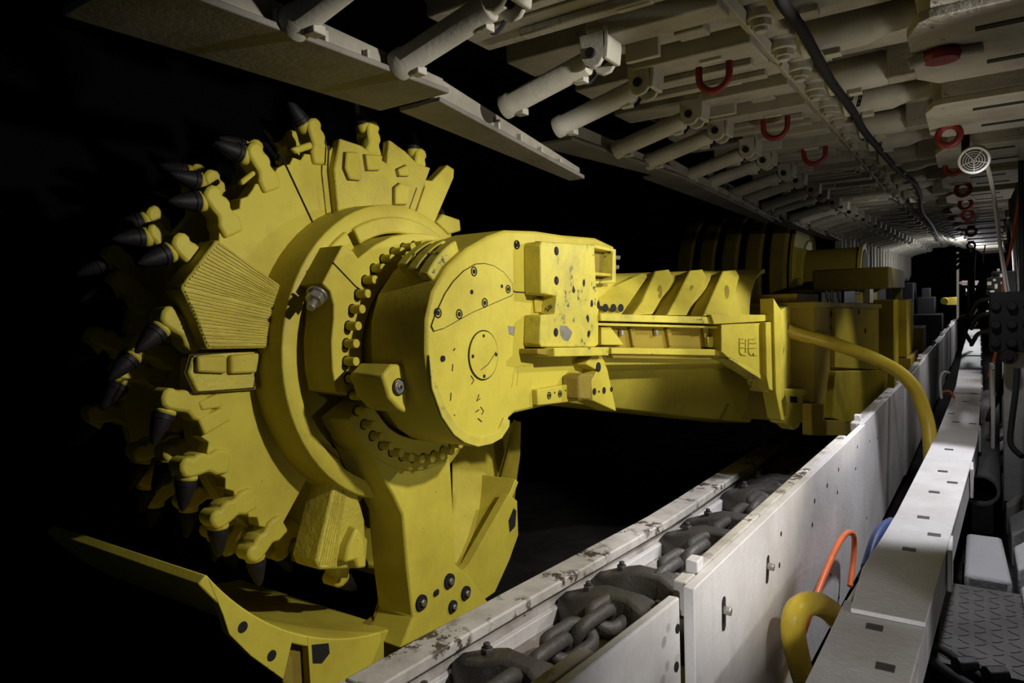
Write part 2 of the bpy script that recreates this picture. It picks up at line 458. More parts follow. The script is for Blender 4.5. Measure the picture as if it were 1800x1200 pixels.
# spill plates
def spill_pt(px, py, off=0.0):
    x = -0.5
    for _ in range(8):
        p = on(px, py, 'X', x)
        x = lerp_table(SPX, p.y) + off
    return on(px, py, 'X', x)
sj = [0.15, 1.665, 4.27, 6.33, 8.6, 10.9, 13.2, 15.5, 17.8, 20.0]
SPLAB = ['nearest white spill plate, cut off by the bottom of the frame', 'white spill plate with slotted bolt holes beside the yellow hose loop',
         'white spill plate with chipped top corner below the shearer body', 'white spill plate behind the arched yellow hose']
for k, (a, b) in enumerate(zip(sj, sj[1:])):
    lab = SPLAB[k] if k < 4 else 'white spill plate far along the conveyor, %s from the camera' % NTH[k]
    t = thing('spill_plate', (lerp_table(SPX, a), a, 0.1), lab, 'spill plate', 'spill plates along the conveyor')
    zt = 0.85 - (0.02 if k == 0 else 0)
    xo = -0.018 if k == 0 else (0.012 if k % 2 else 0.0)
    mb = strip(SPX, a + .012, b - .006, -0.03 + xo, xo, 0.08, zt)
    if k == 1:
        for px, py, r in [(1192, 1105, .012), (1190, 1172, .013), (1373, 938, .010), (1370, 993, .011), (1432, 880, .012), (1428, 922, .011), (1454, 853, .012), (1472, 865, .011),
                          (1474, 825, .011), (1507, 785, .010), (1504, 823, .010), (1460, 1010, .010), (1475, 1050, .010)]:
            p = spill_pt(px, py, xo)
            mb.hole(p, (1, 0, 0), r)
    elif k == 2:
        for px, py in [(1529, 775), (1542, 770), (1523, 910), (1586, 700), (1584, 800)]:
            mb.hole(spill_pt(px, py, xo), (1, 0, 0), .010)
    pl = mb.build('plate', [WHT, DARK], t, 0.006)
    # stiffening strip bolted behind the top edge
    strip(SPX, a + .05, b - .35, -0.075 + xo, -0.036 + xo, zt - 0.10, zt - 0.004, 8).build('top_strip', RAILM, t, 0.006)
    bk = MB()
    yb = a + .12
    bk.bb(lerp_table(SPX, yb) - .066 + xo, lerp_table(SPX, yb) - .03 + xo, yb, yb + .05, zt - .02, zt + .03)
    bk.build('locking_block', WHT, t, .004)
    if k == 1:
        for px, py, h in [(1272, 1078, .055), (1349, 1000, .05)]:
            p = spill_pt(px, py, xo)
            s_ = MB()
            tl = V((0, .25 if px > 1300 else .05, 1)).normalized()
            R_ = []
            for q in range(16):
                an = 2 * PI * q / 16
                off_ = tl * (h * .6 if math.sin(an) > 0 else -h * .6)
                R_.append(p + off_ + V((0, math.cos(an) * .016, math.sin(an) * .016)) - V((.004, 0, 0)))
            s_.m(0).prism(R_, (.006, 0, 0))
            s_.build('slot_hole', DARK, t, 0)
            b_ = MB().cyl(p + V((0, 0, .01)), p + V((.022, 0, .01)), .013, .013, 6)
            b_.build('bolt', STEEL, t, .002)

# cable trough with its cover plates
TL = [(0.6, -0.375), (1.73, -.328), (2.28, -.312), (3.12, -.25), (4.86, -.172), (7.77, -.088), (12, -.06), (20, .05)]
TR = [(0.6, -0.155), (1.85, -.113), (2.4, -.083), (3.6, -.019), (5.0, .055), (7.4, .108), (12, .17), (20, .26)]
tj = [0.7, 2.27, 4.98, 7.35, 9.3, 11.4, 13.6, 16, 18.4]
TLAB = ['dim nearest cable trough cover with two slots', 'brightly lit long cable trough cover with several slots', 'cable trough cover in half shade beyond the yellow hose',
        'cable trough cover beside the gaping grey pipe, fourth from the camera']
def tray_pt(px, py):
    return on(px, py, 'Z', 0.652)
for k, (a, b) in enumerate(zip(tj, tj[1:])):
    lab = TLAB[k] if k < 4 else 'far white cable trough cover, %s from the camera' % NTH[k]
    t = thing('cable_trough_cover', ((lerp_table(TL, a) + lerp_table(TR, a)) / 2, a, 0), lab, 'trough cover', 'covers of the cable trough')
    lap = 0.09 if k else 0.0
    zt = 0.65 + (0.012 if k % 2 else 0) + (.004 if k else 0)
    rings = []
    for q in range(9):
        y = a - lap + (b - a + lap) * q / 8
        l, r = lerp_table(TL, y), lerp_table(TR, y)
        if k == 1 and q == 0: l += .03
        rings.append([V((l, y, zt - .014)), V((r, y, zt - .014)), V((r, y, zt)), V((l, y, zt))])
    mb = MB().loft(rings)
    slots = {0: [(1537, 1101), (1556, 1171)], 1: [(1642, 870), (1674, 853), (1657, 833), (1623, 915), (1642, 946), (1598, 972), (1668, 794)], 2: [(1680, 742), (1697, 706), (1672, 727), (1710, 745)]}.get(k, [])
    for px, py in slots:
        p = tray_pt(px, py)
        mb.m(1).bb(p.x - .022, p.x + .022, p.y - .02, p.y + .02, zt - .003, zt + .0015).m(0)
    mb.build('top_plate', [WHT, CHAIN], t, .004)
    for nm, tab, o0, o1, zb in (('left_side', TL, .004, .018, -.05), ('right_side', TR, -.018, -.004, .50)):
        sd = strip(tab, a + .002, b - .002, o0, o1, zb, zt - .016, 8)
        sd.build('side_plate', WHT, t, .003)
    for q in range(2):
        y = a + (b - a) * (.25 + .5 * q)
        r = lerp_table(TR, y)
        MB().bb(r - .004, r + .012, y - .09, y + .09, zt - .16, zt - .005).build('hinge_lug', WHT, t, .004)

# hoses in and out of the trough
def hose(name, pts, r, m, label, cat, group=None, k=6, n=12):
    return tag(MB().tube(smooth_path(pts, k), r, n).build(name, m, None, 0, 60, loc=pts[0]), label, cat, group)
p = [spill_pt(px, py, o_) for px, py, o_ in [(1500, 1130, .20), (1475, 1092, .17), (1452, 1068, .15), (1425, 1060, .12), (1402, 1072, .10), (1394, 1105, .09), (1400, 1145, .09), (1412, 1190, .09), (1430, 1250, .09)]]
hose('cable_hose', p, .040, YHOSE, 'thick yellow hose looped over the near cable trough', 'hose')
p = [spill_pt(px, py, .07) for px, py in [(1405, 1130), (1428, 1065), (1452, 1003), (1474, 955), (1490, 936), (1501, 944), (1500, 985), (1494, 1030)]]
hose('thin_hose', p, .0125, ORG, 'thin orange hose arched against the white spill plate', 'hose')
hose('thin_hose', [tray_pt(1528, 975) + V((-.01, 0, -.05)), tray_pt(1545, 950) + V((-.015, 0, -.005)), tray_pt(1562, 928) + V((-.02, 0, .0)), tray_pt(1572, 905) + V((-.02, .1, -.06))], .019, BLUE, 'short blue hose beside the lit trough cover', 'hose')

# ------------------------------------------------------------------ the shearer
SH = thing('coal_shearer', (-1.5, 4.5, 0.2), 'huge yellow coal shearer with toothed cutting drum and ribbed ranging arm', 'mining machine')
AY, AZ = 2.40, 1.39                                   # drum axis (runs along x)
def pl(r, deg, x):
    a = math.radians(deg)
    return V((x, AY + r * math.cos(a), AZ + r * math.sin(a)))
def P(x, *pts):
    return [on(px, py, 'X', x) for px, py in pts]
def arc(r, a0, a1, x, n=24):
    return [pl(r, a0 + (a1 - a0) * i / n, x) for i in range(n + 1)]

# --- near cutting drum
dm = MB()
# face ring made by the ends of the loading vanes
ring_out = []
a = 57
while a <= 229:
    ring_out.append(pl(0.885 + (0.075 if 98 < a < 154 or 184 < a < 231 else 0.0) + 0.012 * math.sin(a * 1.3), a, -2.47)); a += 2
dm.prism(ring_out + arc(0.60, 229, 57, -2.47, 40), (0.07, 0, 0))
# barrel and domed hub
dm.lathe((-3.15, AY, AZ), (1, 0, 0), [(0, .56), (0.70, .60), (0.72, .70), (0.922, .688), (0.93, .668), (0.93, .632), (0.925, .618), (0.82, .612), (0.80, .45)], 64)
# spiral vanes
for s in range(3):
    rin, rout = [], []
    vs, fs = [], []
    n = 22
    for i in range(n + 1):
        t = i / n
        ang = 57 + 120 * s + 150 * t
        x = -2.44 - 0.60 * t
        vs += [pl(.58, ang, x), pl(.94, ang, x), pl(.94, ang, x - .06), pl(.58, ang, x - .06)]
    for i in range(n):
        for j in range(4):
            fs.append([i * 4 + j, i * 4 + (j + 1) % 4, (i + 1) * 4 + (j + 1) % 4, (i + 1) * 4 + j])
    fs += [[0, 1, 2, 3], [n * 4 + 3, n * 4 + 2, n * 4 + 1, n * 4]]
    dm.add(vs, fs)
drum = dm.build('cutting_drum', YEL, SH, 0.004, 28)
# raised wedge-shaped vane end at the left, streaked with weld beads
w1 = MB().prism(P(-2.31, (382, 420), (510, 512), (492, 545), (472, 612), (365, 614), (345, 560), (318, 505)), (-0.12, 0, 0)).build('vane_end', YELW, drum, 0.01)
w1['label'] = 'raised wedge with weld streaks'
def beads(par, x, a, b, c, d, n, seed):
    """rows of weld metal laid side by side from edge a-b to edge c-d"""
    rs = random.Random(seed)
    m_ = MB()
    for i in range(n):
        t_ = (i + .5) / n
        p0 = (a[0] + (b[0] - a[0]) * t_, a[1] + (b[1] - a[1]) * t_)
        p1 = (c[0] + (d[0] - c[0]) * t_, c[1] + (d[1] - c[1]) * t_)
        pts = []
        for k in range(7):
            u = k / 6
            pts.append(on(p0[0] + (p1[0] - p0[0]) * u + rs.uniform(-.6, .6), p0[1] + (p1[1] - p0[1]) * u + rs.uniform(-.8, .8), 'X', x))
        m_.tube(pts, .0035, 6)
    return m_.build('weld_beads', YELW, par, 0, 60)
beads(w1, -2.3095, (386, 425), (324, 504), (506, 513), (492, 545), 15, 1)
beads(w1, -2.3095, (324, 508), (368, 611), (491, 547), (472, 609), 15, 2)
# ribbed plate under it with two welded pads
MB().prism(P(-2.41, (330, 622), (458, 612), (446, 684), (338, 690), (320, 655)), (0.04, 0, 0)).build('vane_plate', YELW, drum, 0.008)
for q in ([(340, 625), (392, 625), (392, 656), (340, 654)], [(398, 624), (450, 620), (444, 655), (398, 657)]):
    MB().prism(P(-2.375, *q), (0.03, 0, 0)).build('weld_pad', YEL, drum, 0.01)
# upper right vane end with its pads
MB().prism(P(-2.41, (575, 300), (585, 246), (622, 258), (668, 290), (672, 248), (700, 268), (722, 290), (745, 297), (733, 330), (712, 390), (690, 378), (620, 372), (582, 376)), (0.05, 0, 0)).build('vane_end', YELW, drum, 0.008)
for q in ([(604, 268), (626, 268), (630, 318), (610, 316), (602, 296)], [(638, 272), (668, 274), (664, 300), (642, 300)], [(695, 298), (712, 290), (716, 310), (698, 310)], [(690, 330), (700, 322), (716, 328), (712, 360), (690, 360)]):
    MB().prism(P(-2.365, *q), (0.022, 0, 0)).build('weld_pad', YEL, drum, 0.008)
MB().prism(P(-2.43, (733, 330), (728, 318), (745, 320), (772, 292), (784, 300), (783, 315), (748, 396), (712, 390)), (0.06, 0, 0)).build('vane_tip', YEL, drum, 0.006)
MB().prism(P(-2.52, (748, 392), (760, 378), (790, 388), (792, 408), (770, 414)), (0.08, 0, 0)).build('vane_tip', YEL, drum, 0.01)
# radial vane end at the bottom
b1 = MB().prism(P(-2.27, (592, 835), (625, 850), (642, 915), (645, 998), (562, 1002), (556, 985)), (-0.16, 0, 0)).build('vane_end', YELW, drum, 0.012)
beads(b1, -2.2695, (594, 842), (612, 846), (560, 990), (590, 995), 7, 3)
MB().prism(P(-2.22, (628, 925), (648, 948), (644, 998), (628, 1000), (625, 985), (606, 990), (612, 960)), (-0.06, 0, 0)).build('vane_pad', YEL, drum, 0.012)
# segment joint line
q = P(-2.398, (492, 268), (553, 398))
MB().tube(q, .004, 6).build('joint_groove', DARK, drum, 0)
SEAM = mat('weld_seam_brown', (0.055, 0.040, 0.012), .8, bump=.3)  # dark brown tone for the outlines around pads and plates
def seam(pts, x, w_=.004, closed=True):
    q_ = P(x, *(list(pts) + ([pts[0]] if closed else [])))
    MB().tube(q_, w_, 5).build('weld_seam', SEAM, drum, 0)
for q in ([(604, 268), (626, 268), (630, 318), (610, 316), (602, 296)], [(638, 272), (668, 274), (664, 300), (642, 300)], [(695, 298), (712, 290), (716, 310), (698, 310)], [(690, 330), (700, 322), (716, 328), (712, 360), (690, 360)]):
    seam(q, -2.359, .0035)
seam([(578, 256), (576, 300), (584, 374), (622, 371), (690, 377), (711, 389), (732, 330)], -2.362, .0045, False)
seam([(333, 624), (456, 614), (446, 682), (340, 690), (324, 655)], -2.369, .004)
for q in ([(340, 625), (392, 625), (392, 656), (340, 654)], [(398, 624), (450, 620), (444, 655), (398, 657)]):
    seam(q, -2.374, .003)
# smaller pads on the ring face
for q in ([(340, 735), (385, 715), (398, 738), (352, 765)], [(340, 705), (380, 690), (384, 715), (346, 722)], [(505, 262), (540, 250), (544, 262), (515, 272)], [(415, 318), (440, 300), (444, 308), (420, 328)]):
    MB().prism(P(-2.405, *q), (0.03, 0, 0)).build('weld_pad', YEL, drum, 0.01)

def holder_mesh(ang, r, bl, tl, x0, wd=0.11, k=1.0):
    """lobed pick holder standing on the rim; the pick leaves its leading side near the outer end"""
    a = math.radians(ang - bl)
    b = V((0, math.cos(a), math.sin(a)))              # long axis of the holder, outwards
    e = V((0, -b.z, b.y))                             # counter-clockwise, the way the picks point
    t = math.radians(ang + tl)
    d = V((0, math.cos(t), math.sin(t)))
    c = pl(r, ang, x0)
    prof = [(-.085, .046), (-.03, .050), (.0, .034), (.03, .044), (.075, .054), (.100, .046), (.114, .024), (.116, .0), (.104, -.018), (.086, -.024), (.070, -.018), (.056, -.032), (.034, -.040), (.012, -.031), (-.002, -.035), (-.028, -.050), (-.055, -.048), (-.085, -.042)]
    mb = MB()
    mb.prism([c + b * u * k + e * v * k for u, v in prof], (wd, 0, 0))
    o = c + b * .062 * k + e * .024 * k + V((wd / 2, 0, 0))
    mb.cyl(o - d * .0 * k, o + d * .045 * k, .036 * k, .041 * k, 18)
    return mb, o + d * .042 * k, d
npick = 0
def pick(ang, r, x0, bl=30, tl=45, wd=0.095, xt=0.0, k=1.0):
    mb, b, d = holder_mesh(ang, r, bl, tl, x0, wd, k)
    mb.build('pick_holder', YEL, drum, 0.012 * k, 50)
    d = (d + V((xt, 0, 0))).normalized()
    MB().lathe(b, d, [(0, .040 * k), (.02 * k, .040 * k), (.022 * k, .036 * k), (.035 * k, .035 * k), (.090 * k, .019 * k), (.108 * k, .009 * k), (.115 * k, .001)], 16).build('pick', PICKM, drum, 0)
for ang, r, bl, tl in [(108, .965, 12, 22), (88, .975, 8, 25), (69, .97, 5, 22), (127, .965, 15, 40), (143, .965, 28, 42), (156, .985, 35, 45), (171, .96, 40, 50), (187, .96, 38, 58), (201, .96, 30, 58), (214, .96, 24, 54), (226.5, .96, 20, 50), (254, .97, 20, 60)]:
    pick(ang, r + .022, -2.475, bl, tl)
rr = random.Random(11)
for row in range(5):
    x = -2.66 - row * 0.105
    for j in range(11):
        ang = 40 + row * 13 + j * 360 / 11 + rr.uniform(-5, 5)
        if 280 < ang % 360 < 395 - 35 or (ang % 360) < 25:
            continue
        pick(ang, 0.945 + rr.uniform(-.02, .03), x, 25 + rr.uniform(-8, 8), 45 + rr.uniform(-8, 8), 0.085, -0.10 * row, 1.0)

# --- cowl: bolted ring, leg, curved blade
cw = MB()
ringo = P(-2.085, (592, 690), (585, 650), (583, 600), (587, 560), (587, 535), (581, 512), (567, 498), (586, 462), (603, 430), (620, 440), (630, 454), (660, 430), (690, 415), (725, 409), (760, 412), (790, 425))
ringo = [p for p in ringo]
cw.prism(ringo + arc(0.40, 40, 205, -2.085, 40), (-0.17, 0, 0))
cw.prism(arc(0.545, 206, 399, -2.085, 40) + arc(0.40, 399, 206, -2.085, 40), (-0.17, 0, 0))
cowl = cw.build('cowl_ring', YEL, SH, 0.008)
lg = MB().prism(P(-2.092, (640, 770), (668, 830), (690, 868), (708, 905), (716, 1000), (726, 1085), (704, 1140), (860, 1060), (826, 1012), (802, 992), (791, 790)), (-0.22, 0, 0))
leg = lg.build('cowl_leg', YEL, cowl, 0.01)
# back web that ties the leg to the hub side
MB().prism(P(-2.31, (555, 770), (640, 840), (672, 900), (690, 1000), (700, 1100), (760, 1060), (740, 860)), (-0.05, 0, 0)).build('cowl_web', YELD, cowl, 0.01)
for px, py, r in [(742, 1059, .036), (791, 1021, .036), (820, 1042, .034), (797, 1066, .03)]:
    p = on(px, py, 'X', -2.083)
    MB().cyl(p - V((.01, 0, 0)), p + V((.002, 0, 0)), r, r, 20).build('bolt_recess', DARK, leg, 0)
    MB().m(0).cyl(p, p + V((.014, 0, 0)), r * .5, r * .48, 6).build('bolt', STEEL, leg, .003)
p = on(768, 1041, 'X', -2.083); MB().cyl(p, p + V((.002, 0, 0)), .016).build('bolt_recess', DARK, leg, 0)
# ring of studs
for i in range(30):
    ang = 96 + i * 8.4
    if ang > 320:
        break
    c = pl(.488, ang, -2.085)
    MB().cyl(c, c + V((.06, 0, 0)), .0185, .0185, 14).build('ring_stud', YEL, cowl, .003)
    MB().cyl(c - V((.004, 0, 0)), c + V((.0015, 0, 0)), .0235, .0235, 14).build('stud_recess', DARK, cowl, 0)
# split line and clamp bolt
q = P(-2.0835, (585, 461), (625, 503), (652, 521))
MB().tube(q, .003, 6).build('split_line', DARK, cowl, 0)
p = on(556, 520, 'X', -2.13); d = V((0.25, -0.55, -0.5)).normalized()
MB().cyl(p - d * .06, p + d * .075, .017, .017, 14).m(0).cyl(p, p + d * .035, .036, .036, 6).cyl(p - d * .012, p, .042, .042, 18).build('clamp_bolt', STEEL, cowl, .003)
# collar segments behind the ring
MB().prism(arc(.63, 62, 118, -2.205, 20) + arc(.555, 118, 62, -2.205, 20), (-.07, 0, 0)).build('collar_segment', YEL, cowl, .008)
MB().prism(arc(.64, 122, 146, -2.205, 10) + arc(.555, 146, 122, -2.205, 10), (-.07, 0, 0)).build('collar_segment', YEL, cowl, .008)
# curved blade
cb = MB()
def band(r0, r1, a0, a1, x0, x1, n=30):
    cb.prism(arc(r1, a0, a1, x0, n) + arc(r0, a1, a0, x0, n), (x1 - x0, 0, 0))
band(1.275, 1.315, 213, 262, -2.2, -3.35)
band(1.24, 1.28, 280, 318, -2.225, -3.35)
blade = cb.build('cowl_blade', YEL, cowl, .006)
fl = MB()
fl.prism(arc(1.279, 213.5, 235.6, -2.198, 12) + P(-2.198, (498, 1194), (440, 1152), (403, 1115), (392, 1080)), (-.04, 0, 0))
fl.m(1)
for px, py in [(427, 1102), (478, 1152)]:
    p = on(px, py, 'X', -2.197); fl.hole(p, (1, 0, 0), .021)
fl.build('rim_plate', [YEL, DARK], cowl, .006)
MB().prism(P(-2.24, (498, 1105), (542, 1118), (545, 1215), (497, 1200)), (-.04, 0, 0)).build('rim_plate', YELD, cowl, .004)
fl = MB()
fl.prism(arc(1.279, 239, 262, -2.198, 12) + P(-2.198, (735, 1100), (720, 1180), (640, 1235), (548, 1240)), (-.04, 0, 0))
fl.m(1).prism(P(-2.1965, (548, 1133), (578, 1130), (580, 1148), (566, 1166), (550, 1166)), (-.003, 0, 0))
fl.build('rim_plate', [YEL, DARK], cowl, .004)
fl = MB()
fl.prism(P(-2.2, (800, 1010), (818, 998), (824, 992), (894, 868), (909, 880), (911, 940), (895, 985), (870, 1040), (800, 1090)), (-.05, 0, 0))
fl.m(1).prism(P(-2.1985, (894, 915), (903, 893), (908, 897), (906, 925), (896, 936)), (-.003, 0, 0))
fl.build('rim_plate', [YEL, DARK], cowl, .006)
# right-hand wing of the cowl, inner face turned to the drum
wg = MB()
for x0 in (0,):
    A_ = on(795, 790, 'X', -2.3); B_ = on(905, 765, 'X', -2.3); C_ = on(912, 800, 'X', -2.3); D_ = on(905, 880, 'X', -2.22); E_ = on(830, 1008, 'X', -2.22); F_ = on(800, 990, 'X', -2.30)
wg.prism([on(795, 760, 'X', -2.62), on(914, 740, 'X', -2.62), on(900, 800, 'X', -2.55), on(868, 885, 'X', -2.45), on(905, 880, 'X', -2.22), on(830, 1010, 'X', -2.22), on(795, 985, 'X', -2.3)], (-.03, .03, -.02))
wg.build('cowl_wing', YEL, cowl, .004)
MB().prism([on(907, 740, 'X', -2.3), on(915, 742, 'X', -2.3), on(914, 800, 'X', -2.3), on(905, 880, 'X', -2.25), on(868, 885, 'X', -2.42), on(885, 820, 'X', -2.42)], (-.03, .02, 0)).build('cowl_wing', YEL, cowl, .004)
MB().prism([on(683, 1042, 'X', -2.28), on(691, 1043, 'X', -2.26), on(690, 1075, 'X', -2.26), on(672, 1100, 'X', -2.26), on(690, 1112, 'X', -2.2), on(645, 1102, 'X', -2.3), on(668, 1085, 'X', -2.3)], (-.05, 0, 0)).build('wedge_bracket', YELD, cowl, .004)

# --- ranging arm
am = MB()
GX = -1.70
face = P(GX, (750, 620), (751, 560), (762, 512), (788, 468), (822, 436), (860, 414), (890, 404), (945, 406), (990, 413), (1048, 418), (1080, 433), (1083, 500),
         (1062, 520), (1062, 640), (1052, 690), (1017, 703), (985, 708), (905, 726), (895, 735), (893, 750), (880, 770), (862, 780), (838, 785), (815, 778), (796, 764), (775, 733), (757, 682))
am.prism(face, (-0.30, 0, 0))
# drum shaft housing behind the gear case
am.lathe((-2.2, AY, AZ), (1, 0, 0), [(0, .38), (.24, .38), (.30, .41)], 48)
arm = am.build('ranging_arm', YEL, SH, 0.014)
# raised rim of the lower gear case
rim_o = P(GX, (752, 622), (757, 682), (775, 733), (796, 764), (815, 778), (838, 785), (862, 780), (880, 770), (893, 750), (894, 738))
rim_i = P(GX, (884, 733), (876, 752), (858, 764), (838, 768), (820, 762), (803, 748), (783, 720), (768, 680), (760, 635))
MB().prism(rim_o + rim_i, (0.008, 0, 0)).build('gear_case_rim', YELB, arm, .003)
# bevelled cover plate outline and bolts
def groove(pts, x, r=.0022, name='joint_groove', par=None):
    MB().tube(P(x, *pts), r, 5).build(name, DARK, par or arm, 0)
cov = [(758, 573), (764, 556), (772, 538), (782, 516), (797, 494), (815, 476), (836, 464), (852, 463), (868, 467), (885, 478), (900, 497), (902, 514)]
MB().prism(P(GX, *(cov + [(900, 519), (830, 549), (780, 577), (762, 582)])), (0.004, 0, 0)).build('cover_plate', YEL, arm, .002)
groove(cov + [(900, 519), (830, 549), (780, 577), (762, 582), (758, 573)], GX + .003, .0018)
groove([(900, 508), (905, 513), (945, 515)], GX + .001, .003)
def circ(cx, cy, x, r, n=40):
    c = on(cx, cy, 'X', x)
    return [c + V((0, math.cos(2 * PI * i / n) * r, math.sin(2 * PI * i / n) * r)) for i in range(n + 1)]
ic = MB().prism(circ(850, 624, GX, .101)[:-1], (0.004, 0, 0)).build('inspection_cover', YEL, arm, .001)
MB().tube(circ(850, 624, GX + .002, .104), .0025, 5).build('joint_groove', DARK, arm, 0)
groove([(845, 650), (858, 640), (872, 618)], GX + .0045, .0015, 'scratch')
for px, py, r in [(833, 477, .018), (770, 550, .018), (807, 552, .018), (852, 532, .018), (893, 508, .016), (909, 430, .018), (967, 537, .018)]:
    x = GX + (.012 if px == 967 else .004)
    p = on(px, py, 'X', x)
    MB().torus(p, (1, 0, 0), r, .003, 20, 6).build('bolt_ring', DARK, arm, 0)
    MB().cyl(p, p + V((.002, 0, 0)), r * .55, r * .55, 12).build('bolt_hole', DARK, arm, 0)
for px, py, r in [(829, 513, .010), (882, 503, .008), (779, 630, .012), (932, 575, .006), (831, 626, .008), (872, 623, .008), (850, 590, .007), (851, 661, .008)]:
    p = on(px, py, 'X', GX + .004)
    MB().cyl(p - V((.004, 0, 0)), p + V((.002, 0, 0)), r, r, 12).build('bolt_hole', DARK, arm, 0)
# scratched lettering-like marks in the paint
for strokes in ([(842, 693), (838, 705), (844, 700)], [(845, 715), (850, 722), (847, 728)], [(836, 724), (842, 720)], [(840, 735), (847, 741)], [(800, 612), (797, 616)], [(796, 640), (795, 652)], [(793, 690), (792, 704)], [(828, 660), (833, 668), (829, 675)]):
    groove(strokes, GX + .001, .0022, 'paint_scratch')
# bare metal blotch
for bl in ([(892, 572), (905, 574), (903, 590), (895, 588)],):
    MB().prism(P(GX, *bl), (.0008, 0, 0)).build('bare_patch', STEEL, arm, 0)
# rib lines cast on the gear case
for (a_, b_) in [((905, 645), (918, 641)), ((920, 643), (935, 640)), ((905, 647), (900, 680)), ((912, 645), (909, 678))]:
    groove([a_, b_], GX + .001, .003, 'cast_rib')
    bpy.data.objects[list(WL)[-1]].data.materials[0] = YEL
# side lug of the gear case with its pin
lugm = MB().prism(P(-1.83, (672, 660), (690, 640), (712, 640), (716, 700), (715, 727), (700, 718), (684, 700)), (-.18, 0, 0)).build('side_lug', YEL, arm, .012)
p = on(700, 680, 'X', -1.83)
MB().torus(p + V((.002, 0, 0)), (1, 0, 0), .032, .003, 24, 6).build('pin_ring', DARK, lugm, 0)
MB().cyl(p, p + V((.01, 0, 0)), .026, .026, 20).cyl(p, p + V((.015, 0, 0)), .012, .012, 16).build('pin', STEEL, lugm, .002)
MB().cyl(p, p + V((.0165, 0, 0)), .007, .007, 12).build('pin_bore', DARK, lugm, 0)
# stepped cast lugs on top of the gear case
def gp(r, deg, x):
    a = math.radians(deg)
    return V((x, 2.39 + r * math.cos(a), 1.433 + r * math.sin(a)))
for x0, x1, a0, a1 in [(-1.79, -1.735, 112, 141), (-1.865, -1.81, 109, 137), (-1.94, -1.885, 106, 133)]:
    MB().prism([gp(.466, a0 + (a1 - a0) * i / 8, x0) for i in range(9)] + [gp(.38, a1, x0), gp(.38, a0, x0)], (x1 - x0, 0, 0)).build('cast_lug', YELB, arm, .008)
# cast number on the curved side
tx = bpy.data.curves.new('cast_number', 'FONT'); tx.body = '10 32'; tx.size = .085; tx.extrude = .004; tx.align_x = 'CENTER'
tob = bpy.data.objects.new('cast_number', tx); COL.objects.link(tob)
bpy.context.view_layer.update()
tme = bpy.data.meshes.new_from_object(tob.evaluated_get(bpy.context.evaluated_depsgraph_get()))
bpy.data.objects.remove(tob)
to = bpy.data.objects.new('cast_number', tme); COL.objects.link(to); to.parent = arm
c_ = on(738, 492, 'Y', 2.10)
ex = V((1, 0.0, 0.0)); ez = V((0, -.66, .75)).normalized(); en = ex.cross(ez).normalized()
ex = V((1, 0, 0))
rotm = Matrix((ex, ez, ex.cross(ez))).transposed()
to.location = V((-1.86, AY - .29 - .02, 1.433 + .345)) - V(SH.location)
to.rotation_euler = Matrix((V((1, 0, 0)), V((0, .72, .70)).normalized(), V((1, 0, 0)).cross(V((0, .72, .70)).normalized()))).transposed().to_euler()
tme.materials.clear(); tme.materials.append(YELB)

# battered clevis block and its ledge
bk = MB()
BX = -1.61
bk.prism(P(BX, (953, 424), (1045, 430), (1048, 502), (1053, 508), (1052, 606), (1046, 610), (952, 610), (949, 604), (951, 553), (976, 552), (979, 520), (951, 516), (950, 430)), (-.09, 0, 0))
blk = bk.build('clevis_block', YELB, arm, .006)
for px, py in [(978, 441), (978, 493), (977, 584)]:
    p = on(px, py, 'X', BX)
    MB().cyl(p - V((.01, 0, 0)), p + V((.001, 0, 0)), .021, .021, 18).build('bolt_recess', DARK, blk, 0)
    MB().cyl(p - V((.01, 0, 0)), p + V((.003, 0, 0)), .011, .011, 8).build('bolt', PICKM, blk, 0)
for px, py in [(1052, 536), (1040, 535), (1033, 560), (1035, 586), (1026, 497), (1008, 510)]:
    p = on(px, py, 'X', BX)
    MB().prism([p + V((0, rr.uniform(.5, 1.2) * .018 * math.cos(2 * PI * i / 7), rr.uniform(.5, 1.2) * .024 * math.sin(2 * PI * i / 7))) for i in range(7)], (.0008, 0, 0)).build('bare_patch', PICKM, blk, 0)
MB().prism([on(px, py, 'X', BX) for px, py in [(984, 572), (996, 573), (1006, 583), (1004, 590), (998, 600), (990, 597), (985, 588)]], (.0008, 0, 0)).build('bare_patch', STEEL, blk, 0)
# dark gap edges beside the block
MB().prism(P(GX + .001, (941, 424), (951, 424), (951, 516), (979, 520), (979, 552), (973, 552), (973, 523), (944, 521), (940, 516)), (.002, 0, 0)).build('block_gap', DARK, arm, 0)
MB().prism(P(GX + .001, (941, 562), (951, 562), (951, 612), (941, 612)), (.002, 0, 0)).build('block_gap', DARK, arm, 0)
MB().prism(P(GX, (936, 524), (968, 524), (974, 530), (974, 549), (938, 549)), (.012, 0, 0)).build('locking_key', YEL, arm, .004)
# ledge below the block
MB().prism(P(-1.57, (975, 611), (1071, 610), (1070, 625), (975, 627)), (-.13, 0, 0)).build('ledge', YELB, arm, .005)
MB().prism(P(-1.60, (945, 613), (976, 612), (976, 627), (945, 622)), (-.10, 0, 0)).build('ledge', YELD, arm, .004)
